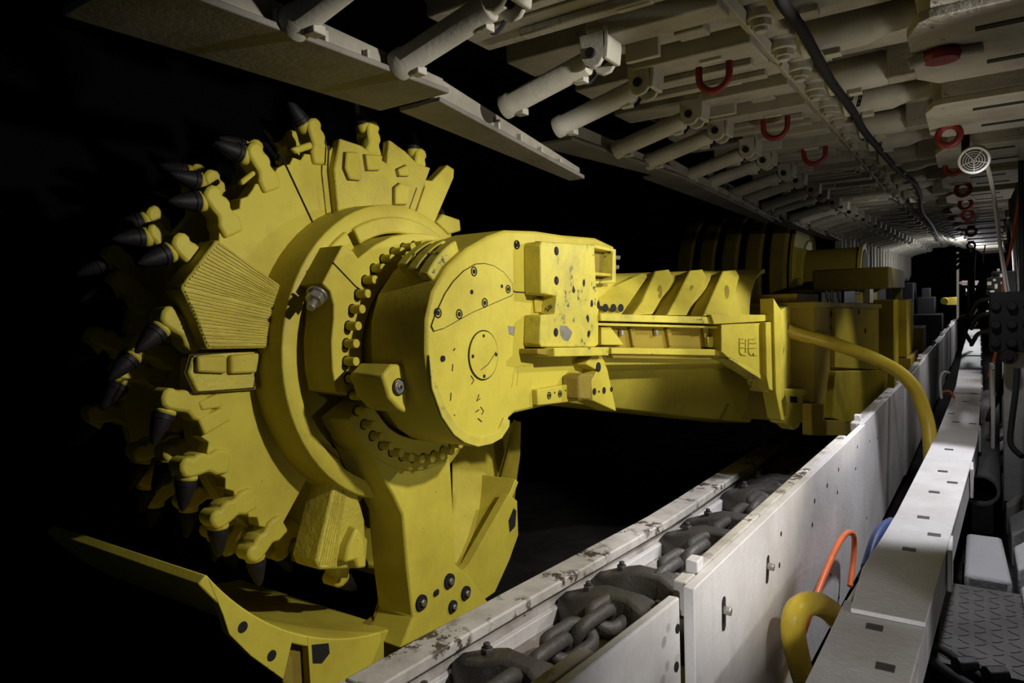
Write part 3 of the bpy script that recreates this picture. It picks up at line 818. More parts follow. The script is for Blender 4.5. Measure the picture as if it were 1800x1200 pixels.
# pocket at the upper end with two bolts
MB().prism(P(-1.63, (1045, 429), (1083, 438), (1083, 497), (1046, 499), (1046, 494), (1077, 492), (1078, 442), (1045, 436)), (-.12, 0, 0)).build('pocket_frame', YELB, arm, .004)
MB().prism(P(-1.64, (1046, 478), (1079, 481), (1079, 486), (1046, 484)), (-.10, 0, 0)).build('pocket_shelf', YEL, arm, .003)
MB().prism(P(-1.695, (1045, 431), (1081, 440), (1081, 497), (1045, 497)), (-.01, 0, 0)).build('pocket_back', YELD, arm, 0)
for px, py in [(1070, 453), (1068, 470)]:
    p = on(px, py, 'X', -1.68)
    MB().cyl(p, p + V((.03, .02, 0)), .022, .022, 6).cyl(p, p + V((.055, .03, 0)), .012, .012, 10).build('bolt', STEEL, arm, .002)
# lower flange with three screws
lf = MB().prism(P(GX, (935, 684), (1014, 671), (1016, 703), (936, 712)), (.03, 0, 0)).build('lower_flange', YEL, arm, .005)
for px, py in [(965, 695), (984, 692), (1003, 689)]:
    p = on(px, py, 'X', GX + .03)
    MB().torus(p, (1, 0, 0), .016, .003, 18, 6).build('bolt_ring', DARK, lf, 0)
    MB().cyl(p, p + V((.002, 0, 0)), .009, .009, 12).build('bolt_hole', DARK, lf, 0)
for px, py in [(975, 690), (994, 686), (1011, 683)]:
    p = on(px, py, 'X', GX + .03)
    MB().cyl(p, p + V((.0015, 0, 0)), .005, .005, 10).build('bolt_hole', DARK, lf, 0)

# --- motor section of the arm, cranked out towards the walkway
YAWM = math.radians(20)
MP = V((-1.62, 3.29, 0)); MU = V((math.sin(YAWM), math.cos(YAWM), 0)); MN = V((math.cos(YAWM), -math.sin(YAWM), 0))
def Q(d, *pts):
    return [onp(px, py, MP + MN * d, MN) for px, py in pts]
def mp(u, d, z):
    return MP + MU * u + MN * d + V((0, 0, z))
# barrel of the motor: half tube from shelf over the top and down the back
def zsh(u): return 1.515 - 0.035 * u
def ztop(u): return 1.735 + 0.02 * u
mm = MB()
def barrel(u, dz=0.0, inner=0.0):
    zs, zt = zsh(u), ztop(u)
    pts = []
    for i in range(15):
        a_ = PI * i / 14
        pts.append(mp(u, -.48 + (.30 - inner) * math.cos(a_), zs - .0 + (zt - zs + .02 - inner) * math.sin(a_)))
    return pts
def body_sec(u, inner=0):
    top = barrel(u, 0, inner)
    zl = 1.02 - .20 * u
    return top + [mp(u, -.90, zl + .06), mp(u, -.75, zl - .04), mp(u, -.40, zl - .0), mp(u, -.33, zl + .12), mp(u, -.30, 1.20 - .07 * u), mp(u, -.06, 1.25 - .07 * u), mp(u, -.06, 1.48 - .045 * u)]
mm.loft([body_sec(u) for u in (-.12, .0, .45, .9, 1.35, 1.55)])
mot = mm.build('motor_housing', YEL, SH, 0.006, 30)
lh = []
for u in (1.50, 1.70, 1.88):
    zl = 1.02 - .20 * u
    lh.append([mp(u, -.90, zl + .06), mp(u, -.75, zl - .04), mp(u, -.40, zl), mp(u, -.33, zl + .12), mp(u, -.30, 1.20 - .07 * u), mp(u, -.30, 1.40 - .05 * u), mp(u, -.90, 1.40 - .05 * u)])
MB().loft(lh).build('lower_housing', YEL, mot, .006, 30)
# open hood that carries on past the housing, cut away in a curve at its end
hd = MB()
rings = []
for i in range(15):
    a_ = PI * .80 * i / 14
    ue = 1.58 + .66 * (1 - math.cos(min(a_, PI / 2))) ** 1.0
    row = []
    for (uu, inn) in ((1.50, 0), (ue, 0), (ue, .035), (1.50, .035)):
        zs, zt = zsh(uu), ztop(uu)
        row.append(mp(uu, -.48 + (.30 - inn) * math.cos(a_), zs + (zt - zs + .02 - inn) * math.sin(a_)))
    rings.append(row)
hd.loft(rings)
hd.build('hood', YEL, mot, .004, 30)
p = Q(-.42, (1398, 496))[0]
MB().cyl(p, p + MU * .05 + MN * .01, .035, .035, 8).build('hood_latch', YELB, mot, .004)
# wedge ribs
for pts in ([(1055, 552), (1052, 520), (1072, 505), (1128, 480), (1137, 482), (1138, 487), (1096, 548), (1092, 553)],
            [(1112, 553), (1128, 530), (1152, 476), (1176, 473), (1183, 487), (1183, 490), (1148, 551)],
            [(1173, 553), (1190, 520), (1213, 475), (1235, 473), (1242, 486), (1208, 553)],
            [(1236, 555), (1258, 505), (1271, 476), (1294, 474), (1300, 486), (1282, 552)]):
    if pts[0][0] == 1055:
        MB().prism([onp(px, py, MP + MN * (.0 - .30 * max(0, min(1, (553 - py) / 75.0))), MN) for px, py in pts], -MN * .14 - V((0, 0, .05))).build('rib', YEL, mot, .005)
        continue
    # front plate leans back with the barrel
    fr = []
    for px, py in pts:
        t_ = max(0, min(1, (553 - py) / 78.0))
        fr.append(onp(px, py, MP + MN * (.04 - .30 * t_), MN))
    MB().prism(fr, -MN * .12 - V((0, 0, .03))).build('rib', YEL, mot, .006)
for px, py in [(1160, 513), (1217, 513), (1278, 513)]:
    pts = []
    for i in range(18):
        a_ = 2 * PI * i / 18
        x_, y_ = px + 4.2 * math.cos(a_) - 4 * math.sin(a_), py - 12 * math.sin(a_) 
        x_ = px + 4.0 * math.cos(a_)
        t_ = (553 - y_) / 78.0
        pts.append(onp(x_, y_, MP + MN * (.048 - .30 * t_), MN))
    MB().prism(pts, -MN * .012).build('oval_hole', YELD, mot, 0)
for px, py, r in [(1056, 541, .012), (1064, 541, .022), (1078, 541, .022), (1091, 541, .022)]:
    p = Q(.0015, (px, py))[0]
    MB().cyl(p, p + MN * .002, r, r, 14).build('bolt_hole', DARK, mot, 0)
# shelf with the long recessed box below it
MB().prism(Q(.05, (1056, 551), (1253, 557), (1253, 569), (1056, 564)), -MN * .10).build('shelf', YELB, mot, .004)
MB().prism(Q(.07, (1250, 553), (1352, 553), (1353, 564), (1255, 570)), -MN * .12).build('shelf', YEL, mot, .004)
MB().prism(Q(.03, (1050, 567), (1262, 573), (1262, 577), (1050, 572)), -MN * .12).build('box_lip', YEL, mot, .003)
MB().prism(Q(-.035, (1053, 566), (1266, 572), (1266, 614), (1053, 612)), -MN * .01).build('recess_back', YELD, mot, 0)  # shadow of the recess painted with the duller yellow
MB().prism(Q(.0, (1057, 574), (1073, 574), (1097, 606), (1057, 606)), -MN * .03).build('box_cheek', YEL, mot, .003)
for x_ in (1108, 1172, 1236):
    MB().prism(Q(-.012, (x_, 577), (x_ + 7, 577), (x_ + 12, 608), (x_ + 5, 608)), -MN * .03).build('box_rib', YELD, mot, .003)
MB().prism(Q(.0, (1243, 592), (1264, 590), (1264, 610), (1246, 610)), -MN * .03).build('box_cheek', YELB, mot, .003)
for x_ in (1092, 1153):
    p = Q(-.02, (x_, 580))[0]
    MB().cyl(p, p + V((0, 0, -.03)), .016, .014, 6).build('bolt', STEEL, mot, .002)
MB().prism(Q(.03, (1075, 611), (1266, 614), (1266, 625), (1075, 622)), -MN * .10).build('lower_rail', YEL, mot, .004)
MB().prism(Q(.01, (1075, 622), (1266, 625), (1262, 632), (1078, 629)), -MN * .06).build('lower_rail', YELD, mot, .003)
# hanging box with the raised mark
MB().prism(Q(.06, (1268, 570), (1347, 567), (1347, 672), (1335, 662), (1282, 630), (1268, 618)), -MN * .14).build('cable_box', YEL, mot, .004)
MB().prism(Q(.065, (1281, 630), (1285, 626), (1346, 664), (1352, 690), (1346, 688), (1340, 668)), -MN * .12).build('box_lip', YELB, mot, .003)
mk = MB()
for seg in ([(1300, 594), (1300, 618), (1303, 623)], [(1316, 595), (1316, 619), (1320, 624), (1330, 624)], [(1301, 596), (1309, 594)], [(1317, 596), (1328, 594)], [(1300, 610), (1330, 611)], [(1303, 623), (1312, 624)], [(1301, 602), (1312, 602)], [(1317, 602), (1328, 603)], [(1311, 596), (1311, 620)]):
    mk.tube(Q(.063, *seg), .0036, 5)
for px, py in [(1306, 595), (1324, 595), (1306, 622), (1324, 622)]:
    p = Q(.062, (px, py))[0]; mk.cyl(p, p + MN * .003, .006, .006, 8)
mk.build('raised_mark', YELB, mot, 0)
# end plates
MB().prism(Q(.10, (1346, 566), (1362, 566), (1364, 690), (1352, 684), (1348, 664)), -MN * .08).build('end_flange', YEL, mot, .004)
MB().prism(Q(.12, (1360, 524), (1373, 545), (1374, 560), (1374, 705), (1380, 740), (1373, 738), (1364, 690)), -MN * .10).build('end_flange', YEL, mot, .004)
q0 = Q(.12, (1373, 545), (1374, 705))
q1 = [onp(px, py, MP + MU * 2.02 + MN * .12, MU) for px, py in [(1392, 538), (1395, 672)]]
MB().prism([q0[0], onp(1391, 533, MP + MU * 1.95, MN * 0.2 + MU), onp(1392, 545, MP + MU * 1.95, MU), onp(1395, 668, MP + MU * 1.95, MU), q0[1]], -MN * .06).build('end_plate', YELB, mot, .004)
MB().prism(Q(.005, (1346, 526), (1360, 526), (1359, 541), (1345, 541)), MN * .003).build('square_hole', DARK, mot, 0)
MB().prism(Q(.08, (1379, 683), (1418, 684), (1418, 694), (1412, 697), (1413, 715), (1412, 735), (1404, 752), (1396, 756), (1388, 748), (1376, 744), (1375, 730), (1385, 733), (1383, 705)), -MN * .10).build('drag_hook', YELB, mot, .008)
MB().prism(Q(.083, (1389, 696), (1401, 697), (1402, 708), (1390, 707)), -MN * .004).build('square_hole', DARK, mot, 0)
# hinge ears between gear case and motor section
MB().prism(P(-1.62, (1030, 640), (1042, 624), (1058, 626), (1068, 648), (1084, 723), (1042, 704), (1040, 668), (1046, 660), (1050, 650)), (-.12, 0, 0)).build('hinge_ear', YEL, arm, .006)
MB().prism(P(-1.60, (1018, 662), (1026, 656), (1046, 657), (1040, 672), (1040, 703), (1018, 702)), (-.10, 0, 0)).build('hinge_ear', YELD, arm, .012)
for px, py, r in [(1052, 645, .026), (1045, 688, .018), (1062, 686, .018), (1075, 684, .014), (1053, 688, .006)]:
    p = on(px, py, 'X', -1.618); MB().cyl(p - V((.004, 0, 0)), p + V((.0015, 0, 0)), r, r, 16).build('bolt_hole', DARK, arm, 0)

# --- machine body behind the arm
BYAW = 0.05
def bx(y): return -0.85 + BYAW * (y - 5.5)
def Bd(d, *pts):
    n_ = V((1, -BYAW, 0)).normalized()
    return [onp(px, py, V((-0.85, 5.5, 0)) + n_ * d, n_) for px, py in pts]
BN = V((1, -BYAW, 0)).normalized()
bm_ = MB()
bz = [(5.03, 1.505), (7.75, 1.43), (7.75, .48), (5.7, .58), (5.03, .70)]
bm_.prism([V((bx(yy), yy, zz)) for yy, zz in bz], -BN * 1.0)
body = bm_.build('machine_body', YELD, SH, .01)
MB().prism(Bd(.03, (1469, 540), (1540, 545), (1545, 650), (1467, 646)), -BN * .05).build('body_door', YELM, body, .006)
MB().prism(Bd(.05, (1470, 652), (1560, 650), (1562, 665), (1545, 740), (1545, 765), (1462, 735)), -BN * .08).build('body_door', YELM, body, .008)
MB().prism(Bd(.05, (1452, 738), (1545, 742), (1545, 765), (1452, 766)), -BN * .07).build('body_skid', YELD, body, .006)
MB().prism(Bd(.04, (1427, 710), (1448, 710), (1448, 766), (1427, 765)), -BN * .06).build('body_skid', YELD, body, .006)
MB().prism([V((bx(yy) + .02, yy, zz)) for yy, zz in ((5.0, 1.50), (7.8, 1.42), (7.8, 1.46), (5.0, 1.54))], -BN * 1.0).build('top_edge', YELD, body, .004)
for px, py in [(1461, 552), (1462, 576), (1510, 548), (1521, 581)]:
    p = Bd(.034 if px > 1470 else .003, (px, py))[0]
    MB().cyl(p, p + BN * .004, .022, .022, 10).build('bolt_hole', DARK, body, 0)
# taller step and round motor end further along
p0 = V((-.58, 8.0, 0))
st = MB().prism([V((-.72, 7.9, .6)), V((-.60, 8.0, .6)), V((-.60, 8.0, 1.50)), V((-.72, 7.9, 1.50))], V((0, 0, 0)) + V((-.5, 1.2, 0)))
st = MB().bb(-1.2, -.62, 7.95, 8.5, .5, 1.50).build('body_step', YELM, body, .008)
MB().lathe((-1.2, 9.3, 1.18), (1, 0, 0), [(0, .31), (.62, .31), (.66, .29)], 32).bb(-1.2, -.54, 8.5, 9.3, .87, 1.49).build('motor_end', YELM, body, .006)
MB().bb(-1.2, -.50, 8.5, 10.6, .45, .86).build('body_step', YELD, body, .008)
MB().bb(-1.2, -.47, 10.1, 11.0, .45, 1.10).build('body_step', YELD, body, .008)
# controls on top of the body
MB().prism([V((bx(5.1) - .12, 5.06, 1.54)), V((bx(6.0) - .12, 5.95, 1.52)), V((bx(6) - .12, 5.9, 1.585)), V((bx(5.1) - .12, 5.06, 1.60))], -BN * .3).build('top_tray', YELD, body, .004)
cbx = MB().prism(Bd(-.10, (1444, 513), (1503, 511), (1503, 533), (1444, 532)), -BN * .25).build('control_box', PICKM, body, .005)
for px, py, r in [(1453, 518, .03), (1462, 520, .045), (1473, 518, .03), (1455, 527, .02), (1464, 529, .02), (1475, 527, .02)]:
    p = Bd(-.098, (px, py))[0]
    MB().torus(p, BN, r, .005, 18, 6).build('gauge', GREY, cbx, 0)
MB().prism(Bd(-.08, (1484, 511), (1503, 511), (1503, 533), (1484, 533)), -BN * .25).build('blue_bracket', BLUE, body, .006)
for y0_ in (512, 529):
    MB().prism(Bd(-.08, (1502, y0_), (1513, y0_ + 1), (1513, y0_ + 5), (1502, y0_ + 5)), -BN * .10).build('blue_bracket', BLUE, body, .006)
MB().prism(Bd(-.12, (1503, 514), (1542, 513), (1542, 533), (1503, 533)), -BN * .1).build('yellow_panel', YEL, body, .004)
MB().prism(Bd(-.06, (1529, 508), (1535, 508), (1535, 532), (1529, 532)), -BN * .05).build('label_strip', CABW, body, .002)

# --- far drum and arm, raised
fd = MB()
FY, FZ = 11.2, 1.78
for k in range(5):
    x = -3.75 + k * .34
    fd.lathe((x, FY, FZ), (1, 0, 0), [(0, 1.02), (.05, 1.06), (.24, 1.06), (.26, .98)], 48)
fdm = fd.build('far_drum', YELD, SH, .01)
MB().lathe((-2.10, FY, FZ), (1, 0, 0), [(0, .98), (.06, 1.0), (.10, .62), (.12, .6)], 48).build('far_drum_face', YEL, fdm, .01)
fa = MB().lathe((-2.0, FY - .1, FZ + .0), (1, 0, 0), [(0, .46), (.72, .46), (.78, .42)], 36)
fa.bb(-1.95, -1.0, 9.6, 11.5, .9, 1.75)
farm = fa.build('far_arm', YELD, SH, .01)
MB().lathe((-1.28, FY - .1, FZ), (1, 0, 0), [(0, .50), (.05, .50)], 36).build('arm_flange', YEL, farm, .004)
r_ = MB().bb(-1.5, -.72, 8.6, 10.9, 1.62, 1.86)
r_.build('arm_cover', YELD, farm, .01)
MB().bb(-.84, -.74, 10.6, 10.8, .9, 1.86).build('cover_post', YELD, farm, .006)

# the cable that leaves the end of the arm and arches down into the trough
st_ = onp(1388, 582, MP + MU * 1.95, MU)
hp = [st_ - MU * .1 + V((0, 0, .02)), onp(1396, 585, MP + MU * 1.98, MU), V((-.80, 5.0, 1.36)), V((-.66, 5.25, 1.25)), V((-.51, 5.45, 1.10)), V((-.385, 5.62, .90)), V((-.30, 5.62, .68)), V((-.27, 5.45, .42)), V((-.25, 5.2, .05))]
def hpx(px, py, y): return on(px, py, 'Y', y)
hp = [hpx(1380, 578, 4.95), hpx(1400, 586, 5.0), hpx(1450, 599, 5.1), hpx(1500, 616, 5.25), hpx(1545, 634, 5.4), hpx(1580, 654, 5.5), hpx(1607, 682, 5.55), hpx(1622, 715, 5.55), hpx(1632, 752, 5.5), hpx(1636, 795, 5.4), hpx(1637, 850, 5.3)]
hose('cable_hose', hp, .046, YHOSE, 'long yellow hose arching from the arm over the spill plate', 'hose')

# ------------------------------------------------------------------ roof supports
PITCH = 1.21
NSUP = 17
SUPY = [2.95 + PITCH * (k - 1) for k in range(NSUP)]          # 1.74, 2.95, 4.16 ...
def supx(y):                                                  # the row bends slightly towards the gob further on
    return 0.0 if y < 7.5 else 0.012 * (y - 7.5) + 0.0016 * (y - 7.5) ** 2
H = 0.585
def make_support(name):
    Y0 = 0.0
    t = thing(name, (0, 0, 0), 'x', 'roof support', 'hydraulic roof supports')
    # canopy: roof plate and the box ribs that run across it
    c = MB()
    c.bb(-1.98, .62, -H, H, 2.93, 3.0)
    c.bb(-1.86, -.80, -H, H, 2.87, 2.93)
    can = c.build('canopy', ROOF, t, .006)
    for i, (y0, y1, z, xa, xb) in enumerate([(-.575, -.36, 2.74, -1.80, -.80), (-.31, -.16, 2.69, -1.34, -.78), (-.13, .13, 2.76, -1.86, -.80), (.16, .31, 2.69, -1.34, -.78), (.36, .575, 2.72, -1.75, -.80)]):
        b = MB()
        b.bb(xa, xb, y0, y1, z, 2.90)
        if i in (0, 4):
            b.bb(xa + .25, xb - .05, (y0 + y1) / 2 - .03, (y0 + y1) / 2 + .03, z - .035, z)
        if i == 2:
            b.bb(-1.05, -.92, -.05, .05, z - .04, z)
        b.build('canopy_rib', ROOF, can, .007)
    for x, y, L in [(-1.05, -.46, .14), (-1.18, .47, .2), (-.98, .25, .10), (-1.22, .02, .16)]:
        MB().bb(x - L / 2, x + L / 2, y - .016, y + .016, 2.675 if abs(y) < .3 and y else 2.70, 2.78).build('canopy_slot_plate', ROOFL, can, .004)
    # hinge beam with its knuckles
    MB().bb(-.82, -.66, -H, H, 2.76, 2.90).build('hinge_beam', ROOF, can, .012)
    MB().prism([V((-.80, -H, 2.735)), V((-.755, -H, 2.70)), V((-.74, -H, 2.74)), V((-.78, -H, 2.80))], V((0, 2 * H, 0))).build('hinge_strip', ROOFL, can, .004)
    for y in (-.42, 0.0, .42):
        k = MB().lathe((-.70, y, 2.84), (0, 0, -1), [(0, .075), (.085, .072), (.09, .062), (.13, .056)], 20)
        k.prism([V((-.70 + .062 * math.cos(a), y + .05 * math.sin(a), 2.80)) for a in [PI / 2 + PI * i / 8 for i in range(9)]] + [V((-.63, y - .05, 2.80)), V((-.56, y - .06, 2.80)), V((-.56, y + .06, 2.80)), V((-.63, y + .05, 2.80))], V((0, 0, -.05)))
        kn = k.build('hinge_knuckle', ROOFL, t, .008)
        MB().cyl((-.70, y, 2.71), (-.70, y, 2.682), .043, .043, 6).cyl((-.70, y, 2.684), (-.70, y, 2.664), .027, .025, 16).build('hinge_bolt', ROOFL, kn, .003)
    # pair of sprag cylinders under the front of the canopy
    for y in (-.245, .245):
        a = V((-1.315, y, 2.635)); b = V((-1.80, y, 2.515)); d = (b - a).normalized()
        m_ = MB().lathe(a + d * .05, d, [(-.05, .034), (.0, .036), (.004, .050), (.40, .050), (.41, .056), (.455, .056), (.457, .03)], 20)
        m_.box(a + d * .10 + V((0, .02, -.045)), (.06, .05, .03)).box(a + d * .42 + V((0, .02, -.05)), (.05, .05, .03))
        cy_ = m_.build('sprag_cylinder', ROOFL, t, .004)
        lg_ = MB()
        for s_ in (-1, 1):
            lg_.prism([V((-1.37, y + s_ * .046, 2.72)), V((-1.365, y + s_ * .046, 2.62)), V((-1.345, y + s_ * .046, 2.585)), V((-1.315, y + s_ * .046, 2.572)), V((-1.28, y + s_ * .046, 2.58)), V((-1.255, y + s_ * .046, 2.61)), V((-1.245, y + s_ * .046, 2.66)), V((-1.245, y + s_ * .046, 2.72))], V((0, s_ * .02, 0)))
        lg_.prism([V((-1.262, y - .066, 2.60)), V((-1.24, y - .066, 2.60)), V((-1.232, y - .066, 2.66)), V((-1.232, y - .066, 2.74)), V((-1.262, y - .066, 2.74))], V((0, .132, 0)))
        lg_.build('cylinder_lug', ROOFL, t, .006)
        MB().cyl((-1.315, y - .078, 2.635), (-1.315, y + .078, 2.635), .022, .022, 14).build('lug_pin', PICKM, t, .002)
        MB().tube(smooth_path([(-1.42, y + .03, 2.585), (-1.40, y + .07, 2.56), (-1.36, y + .10, 2.62), (-1.30, y + .11, 2.72)]), .008, 6).build('cylinder_hose', RUB, cy_, 0)
    # rear half of the canopy: bottle-shaped cylinders, cross beam, deep box
    r_ = MB()
    for y0, y1, z in [(-.58, -.44, 2.74), (-.10, .10, 2.70), (.44, .58, 2.72)]:
        r_.bb(-.60, .05, y0, y1, z, 2.94)
    r_.bb(-.16, -.02, -H, H, 2.64, 2.94)
    r_.bb(-.32, -.12, -.40, -.30, 2.60, 2.9)
    r_.build('rear_rib', ROOF, can, .008)
    for y in (-.26, .26):
        MB().lathe((-.61, y, 2.69), (1, 0, .02), [(0, .05), (.02, .085), (.26, .085), (.34, .06), (.52, .05), (.54, .0)], 20).build('side_cylinder', ROOFL, t, .004)
        MB().bb(-.50, -.44, y - .03, y + .03, 2.59, 2.62).build('cylinder_port', ROOFL, t, .003)
    bx_ = MB()
    bx_.bb(-.10, .34, -.40, .42, 2.47, 2.93)
    bx_.bb(-.14, .40, -.58, -.44, 2.60, 2.93)
    bx_.prism([V((-.13, -.38, 2.47)), V((-.10, -.40, 2.47)), V((.34, -.40, 2.47)), V((.34, .42, 2.47)), V((-.10, .42, 2.47)), V((-.17, .30, 2.47)), V((-.17, -.25, 2.47))], V((0, 0, -.03)))
    bx_.m(1)
    for x0, y0 in ((.02, -.20), (.06, .22)):
        bx_.bb(x0, x0 + .22, y0 - .022, y0 + .022, 2.436, 2.442)
    bx_.build('rear_box', [ROOF, DARK], can, .012)
    # hydraulic leg, base pontoon
    MB().lathe((.70, 0, .22), (-.06, 0, 1), [(0, .11), (.02, .135), (1.2, .135), (1.22, .10), (2.5, .09), (2.68, .12)], 24).build('leg', ROOFL, t, .006)
    ps = MB()
    ps.prism([V((.22, -.50, -.05)), V((.22, -.50, .14)), V((.34, -.50, .24)), V((1.3, -.50, .26)), V((1.3, -.50, -.05))], V((0, .38, 0)))
    ps.prism([V((.22, .12, -.05)), V((.22, .12, .14)), V((.34, .12, .24)), V((1.3, .12, .26)), V((1.3, .12, -.05))], V((0, .38, 0)))
    ps.build('base_pontoon', GREY, t, .01)
    for y in (-.48, .48):
        MB().bb(.30, .44, y - .02, y + .02, .2, 1.0).build('side_plate', WHT, t, .006)
    return t, can
def make_sprag(t, z0, z1, x0, x1, ya, yb, droop=0.0, style=0):
    """face guard plate: long flanged plate running along the face, its far end hanging"""
    m_ = MB()
    n = 10
    top, rings, r2 = [], [], []
    for i in range(n + 1):
        u = i / n
        y = ya + (yb - ya) * u
        x = x0 + (x1 - x0) * u
        z = z0 + (z1 - z0) * u
        wd = .40 if style == 1 else .10 + .14 * (1 - u)
        zz = -.02
        rings.append([V((x, y, z)), V((x, y, z - .022)), V((x - wd, y, z - .022 - droop * wd)), V((x - wd, y, z - droop * wd))])
        hh = .10 * (1 - .55 * u)
        r2.append([V((x - .03, y, z)), V((x - .03, y, z + hh)), V((x - .055, y, z + hh)), V((x - .055, y, z))])
    m_.loft(rings)
    pl_ = m_.build('sprag_plate', SPRAGM, t, .004)
    MB().loft(r2).build('stiffener', ROOF, pl_, .003)
    for u in (.35, .5, .65, .8):
        y = ya + (yb - ya) * u; x = x0 + (x1 - x0) * u; z = z0 + (z1 - z0) * u
        MB().bb(x - .03, x - .004, y - .008, y + .008, z, z + .055 * (1.2 - u)).build('gusset', ROOFL, pl_, .002)
    return pl_
def hang_sprag(t):
    """face guard folded straight down in front of the canopy tip"""
    m_ = MB().bb(-1.86, -1.83, -.56, .56, 1.95, 2.74)
    for y in (-.5, -.2, .2, .5):
        m_.prism([V((-1.83, y - .04, 2.7)), V((-1.76, y - .04, 2.6)), V((-1.76, y - .04, 2.0)), V((-1.83, y - .04, 1.82))], V((0, .08, 0)))
    return m_.build('sprag_plate', ROOFL, t, .004)
SUPLAB = ['grey roof support nearest the camera, with a broad sprag plate above the drum',
          'grey roof support with a low hanging tapered sprag tip above the gear case',
          'grey roof support just past the hanging sprag tip, flat narrow sprag plate',
          'grey roof support over the ribbed motor section, long sagging sprag plate']
first, fcan = make_support('roof_support')
sup = []
for k in range(NSUP):
    s_ = first if k == 0 else copy_tree(first)
    sup.append(s_)
for k, s_ in enumerate(sup):
    s_['label'] = SUPLAB[k] if k < 4 else 'grey roof support further along the gallery roof, %s from the camera' % NTH[k]
    s_.location = (supx(SUPY[k]), SUPY[k], 0)
    if k > 5:
        s_.rotation_euler = (0, 0, -0.05)
SPR = {0: (2.505, 2.505, -1.80, -1.80, -.75, .55, 0.0, 1), 1: (2.505, 2.325, -1.90, -1.84, -.60, .62, 0.0, 0), 2: (2.55, 2.475, -1.90, -1.70, -.62, .62, 0, 0),
       3: (2.50, 2.345, -1.74, -1.61, -.60, 1.83, 0, 0)}
for k, s_ in enumerate(sup):
    a = SPR.get(k, (2.50, 2.44, -1.80, -1.78, -.55, .55, 0, 0))
    WL[s_.name] = V((0, 0, 0))
    if k == 4:
        make_sprag(s_, 2.60, 2.60, -1.86, -1.86, -.5, .5, 0, 0)
    elif k >= 9:
        hang_sprag(s_)
    else:
        make_sprag(s_, *a)

# red lifting rings under the canopies
def ring(p, R, label, u=False, fat=.017):
    m_ = MB()
    if u:
        m_.torus(p, (0.25, 1, 0), R, fat, 18, 8, PI / 2 + .0, 1.5 * PI + .0, ref=(1, 0, 0)) if False else m_.tube([V(p) + V((math.cos(a) * R, 0, math.sin(a) * R)) for a in [PI * 1.0 + PI * i / 14 for i in range(15)]], fat, 8)
        m_.cyl(V(p) + V((-R, 0, 0)), V(p) + V((-R, 0, .05)), fat, fat, 8).cyl(V(p) + V((R, 0, 0)), V(p) + V((R, 0, .05)), fat, fat, 8)
        o = m_.build('lifting_ring', RED, None, .0, 60, loc=p)
        return tag(o, label, 'lifting ring', 'red lifting rings under the roof')
    t = thing('lifting_ring', p, label, 'lifting ring', 'red lifting rings under the roof')
    m_.torus(p, (0.15, 1, 0), R, fat, 28, 10).build('ring', RED, t, 0, 60)
    MB().bb(p[0] - R * .8, p[0] + R * .8, p[1] - .02, p[1] + .02, p[2] + R * .75, p[2] + R * 1.5).build('shackle_block', PICKM if p[1] > 5 else RED, t, .005)
    return t
ring(on(1668, 238, 'Y', 4.30), .050, 'dark red lifting ring largest of the row under the roof')
ring(on(1676, 293, 'Y', 5.62), .050, 'bright red lifting ring beside the round white loudspeaker')
ring(on(1693, 333, 'Y', 6.75), .050, 'dull red lifting ring first below the round white loudspeaker')
ring(on(1697, 358, 'Y', 8.0), .050, 'dark red lifting ring second below the round white loudspeaker')
ring(on(1701, 378, 'Y', 9.1), .050, 'bright red lifting ring lowest of the clear ones in the row')
ring(on(1707, 407, 'Y', 11.2), .055, 'small dark ring far along the roof row')
ring(on(1707, 432, 'Y', 13.8), .055, 'smallest dark ring at the far end of the roof row')
ring(on(1255, 132, 'Z', 2.645), .072, 'dark red half ring hanging left of the hinge bolts', True)
ring(on(1363, 222, 'Z', 2.645), .072, 'dark red half ring hanging among the middle roof ribs', True)
ring(on(1432, 270, 'Z', 2.645), .075, 'faint dark red half ring beyond the other two', True)
t = thing('lifting_hook', on(1655, 98, 'Z', 2.42), 'dark red flattened hook block under the near canopy', 'lifting hook')
p = on(1655, 98, 'Z', 2.42)
MB().lathe(p + V((0, 0, -.02)), (0, 0, 1), [(0, .055), (.02, .065), (.04, .05)], 20).build('hook_block', RED, t, .004)
MB().cyl(p + V((.05, 0, .0)), p + V((.12, .02, .0)), .018, .018, 10).build('pin', ROOFL, t, .002)
MB().cyl(p + V((-.10, -.01, -.01)), p + V((-.05, -.01, 0)), .022, .022, 10).build('pin', ROOFL, t, .002)

# ------------------------------------------------------------------ things along the walkway side
def at(px, py, y):
    return on(px, py, 'Y', y)
# round grille loudspeaker
c = at(1712, 282, 4.70)
t = thing('loudspeaker', c, 'round white loudspeaker with wire grille hung under the canopy', 'loudspeaker')
nd = V((-0.12, -1, -0.42)).normalized()
MB().lathe(c - nd * .095, nd, [(0, .04), (.02, .070), (.085, .080), (.098, .077), (.099, .066), (.091, .064)], 32, caps=False).build('housing', CABW, t, .003)
MB().lathe(c - nd * .012, nd, [(0, .064), (.006, .064)], 28).build('cone', CHAIN, t, 0)
g_ = MB()
for R_ in (.013, .026, .039, .052):
    g_.torus(c + nd * .004, nd, R_, .0016, 24, 5)
e1 = nd.cross(V((0, 0, 1))).normalized(); e2 = nd.cross(e1)
for i in range(5):
    a_ = 2 * PI * i / 5 + .3
    g_.cyl(c + nd * .006, c + nd * .006 + (e1 * math.cos(a_) + e2 * math.sin(a_)) * .066, .002, .002, 5)
g_.build('grille', CABW, t, 0)
MB().bb(c.x - .06, c.x - .02, c.y + .05, c.y + .09, c.z + .05, 2.60).build('bracket', PICKM, t, .003)
hose('white_cable', [at(1733, 285, 4.75), at(1739, 310, 4.95), at(1747, 350, 5.7), at(1752, 390, 5.9), at(1757, 430, 6.1), at(1763, 472, 6.2), at(1769, 515, 6.2)], .0095, CABW, 'white cable running down from the round loudspeaker', 'cable')
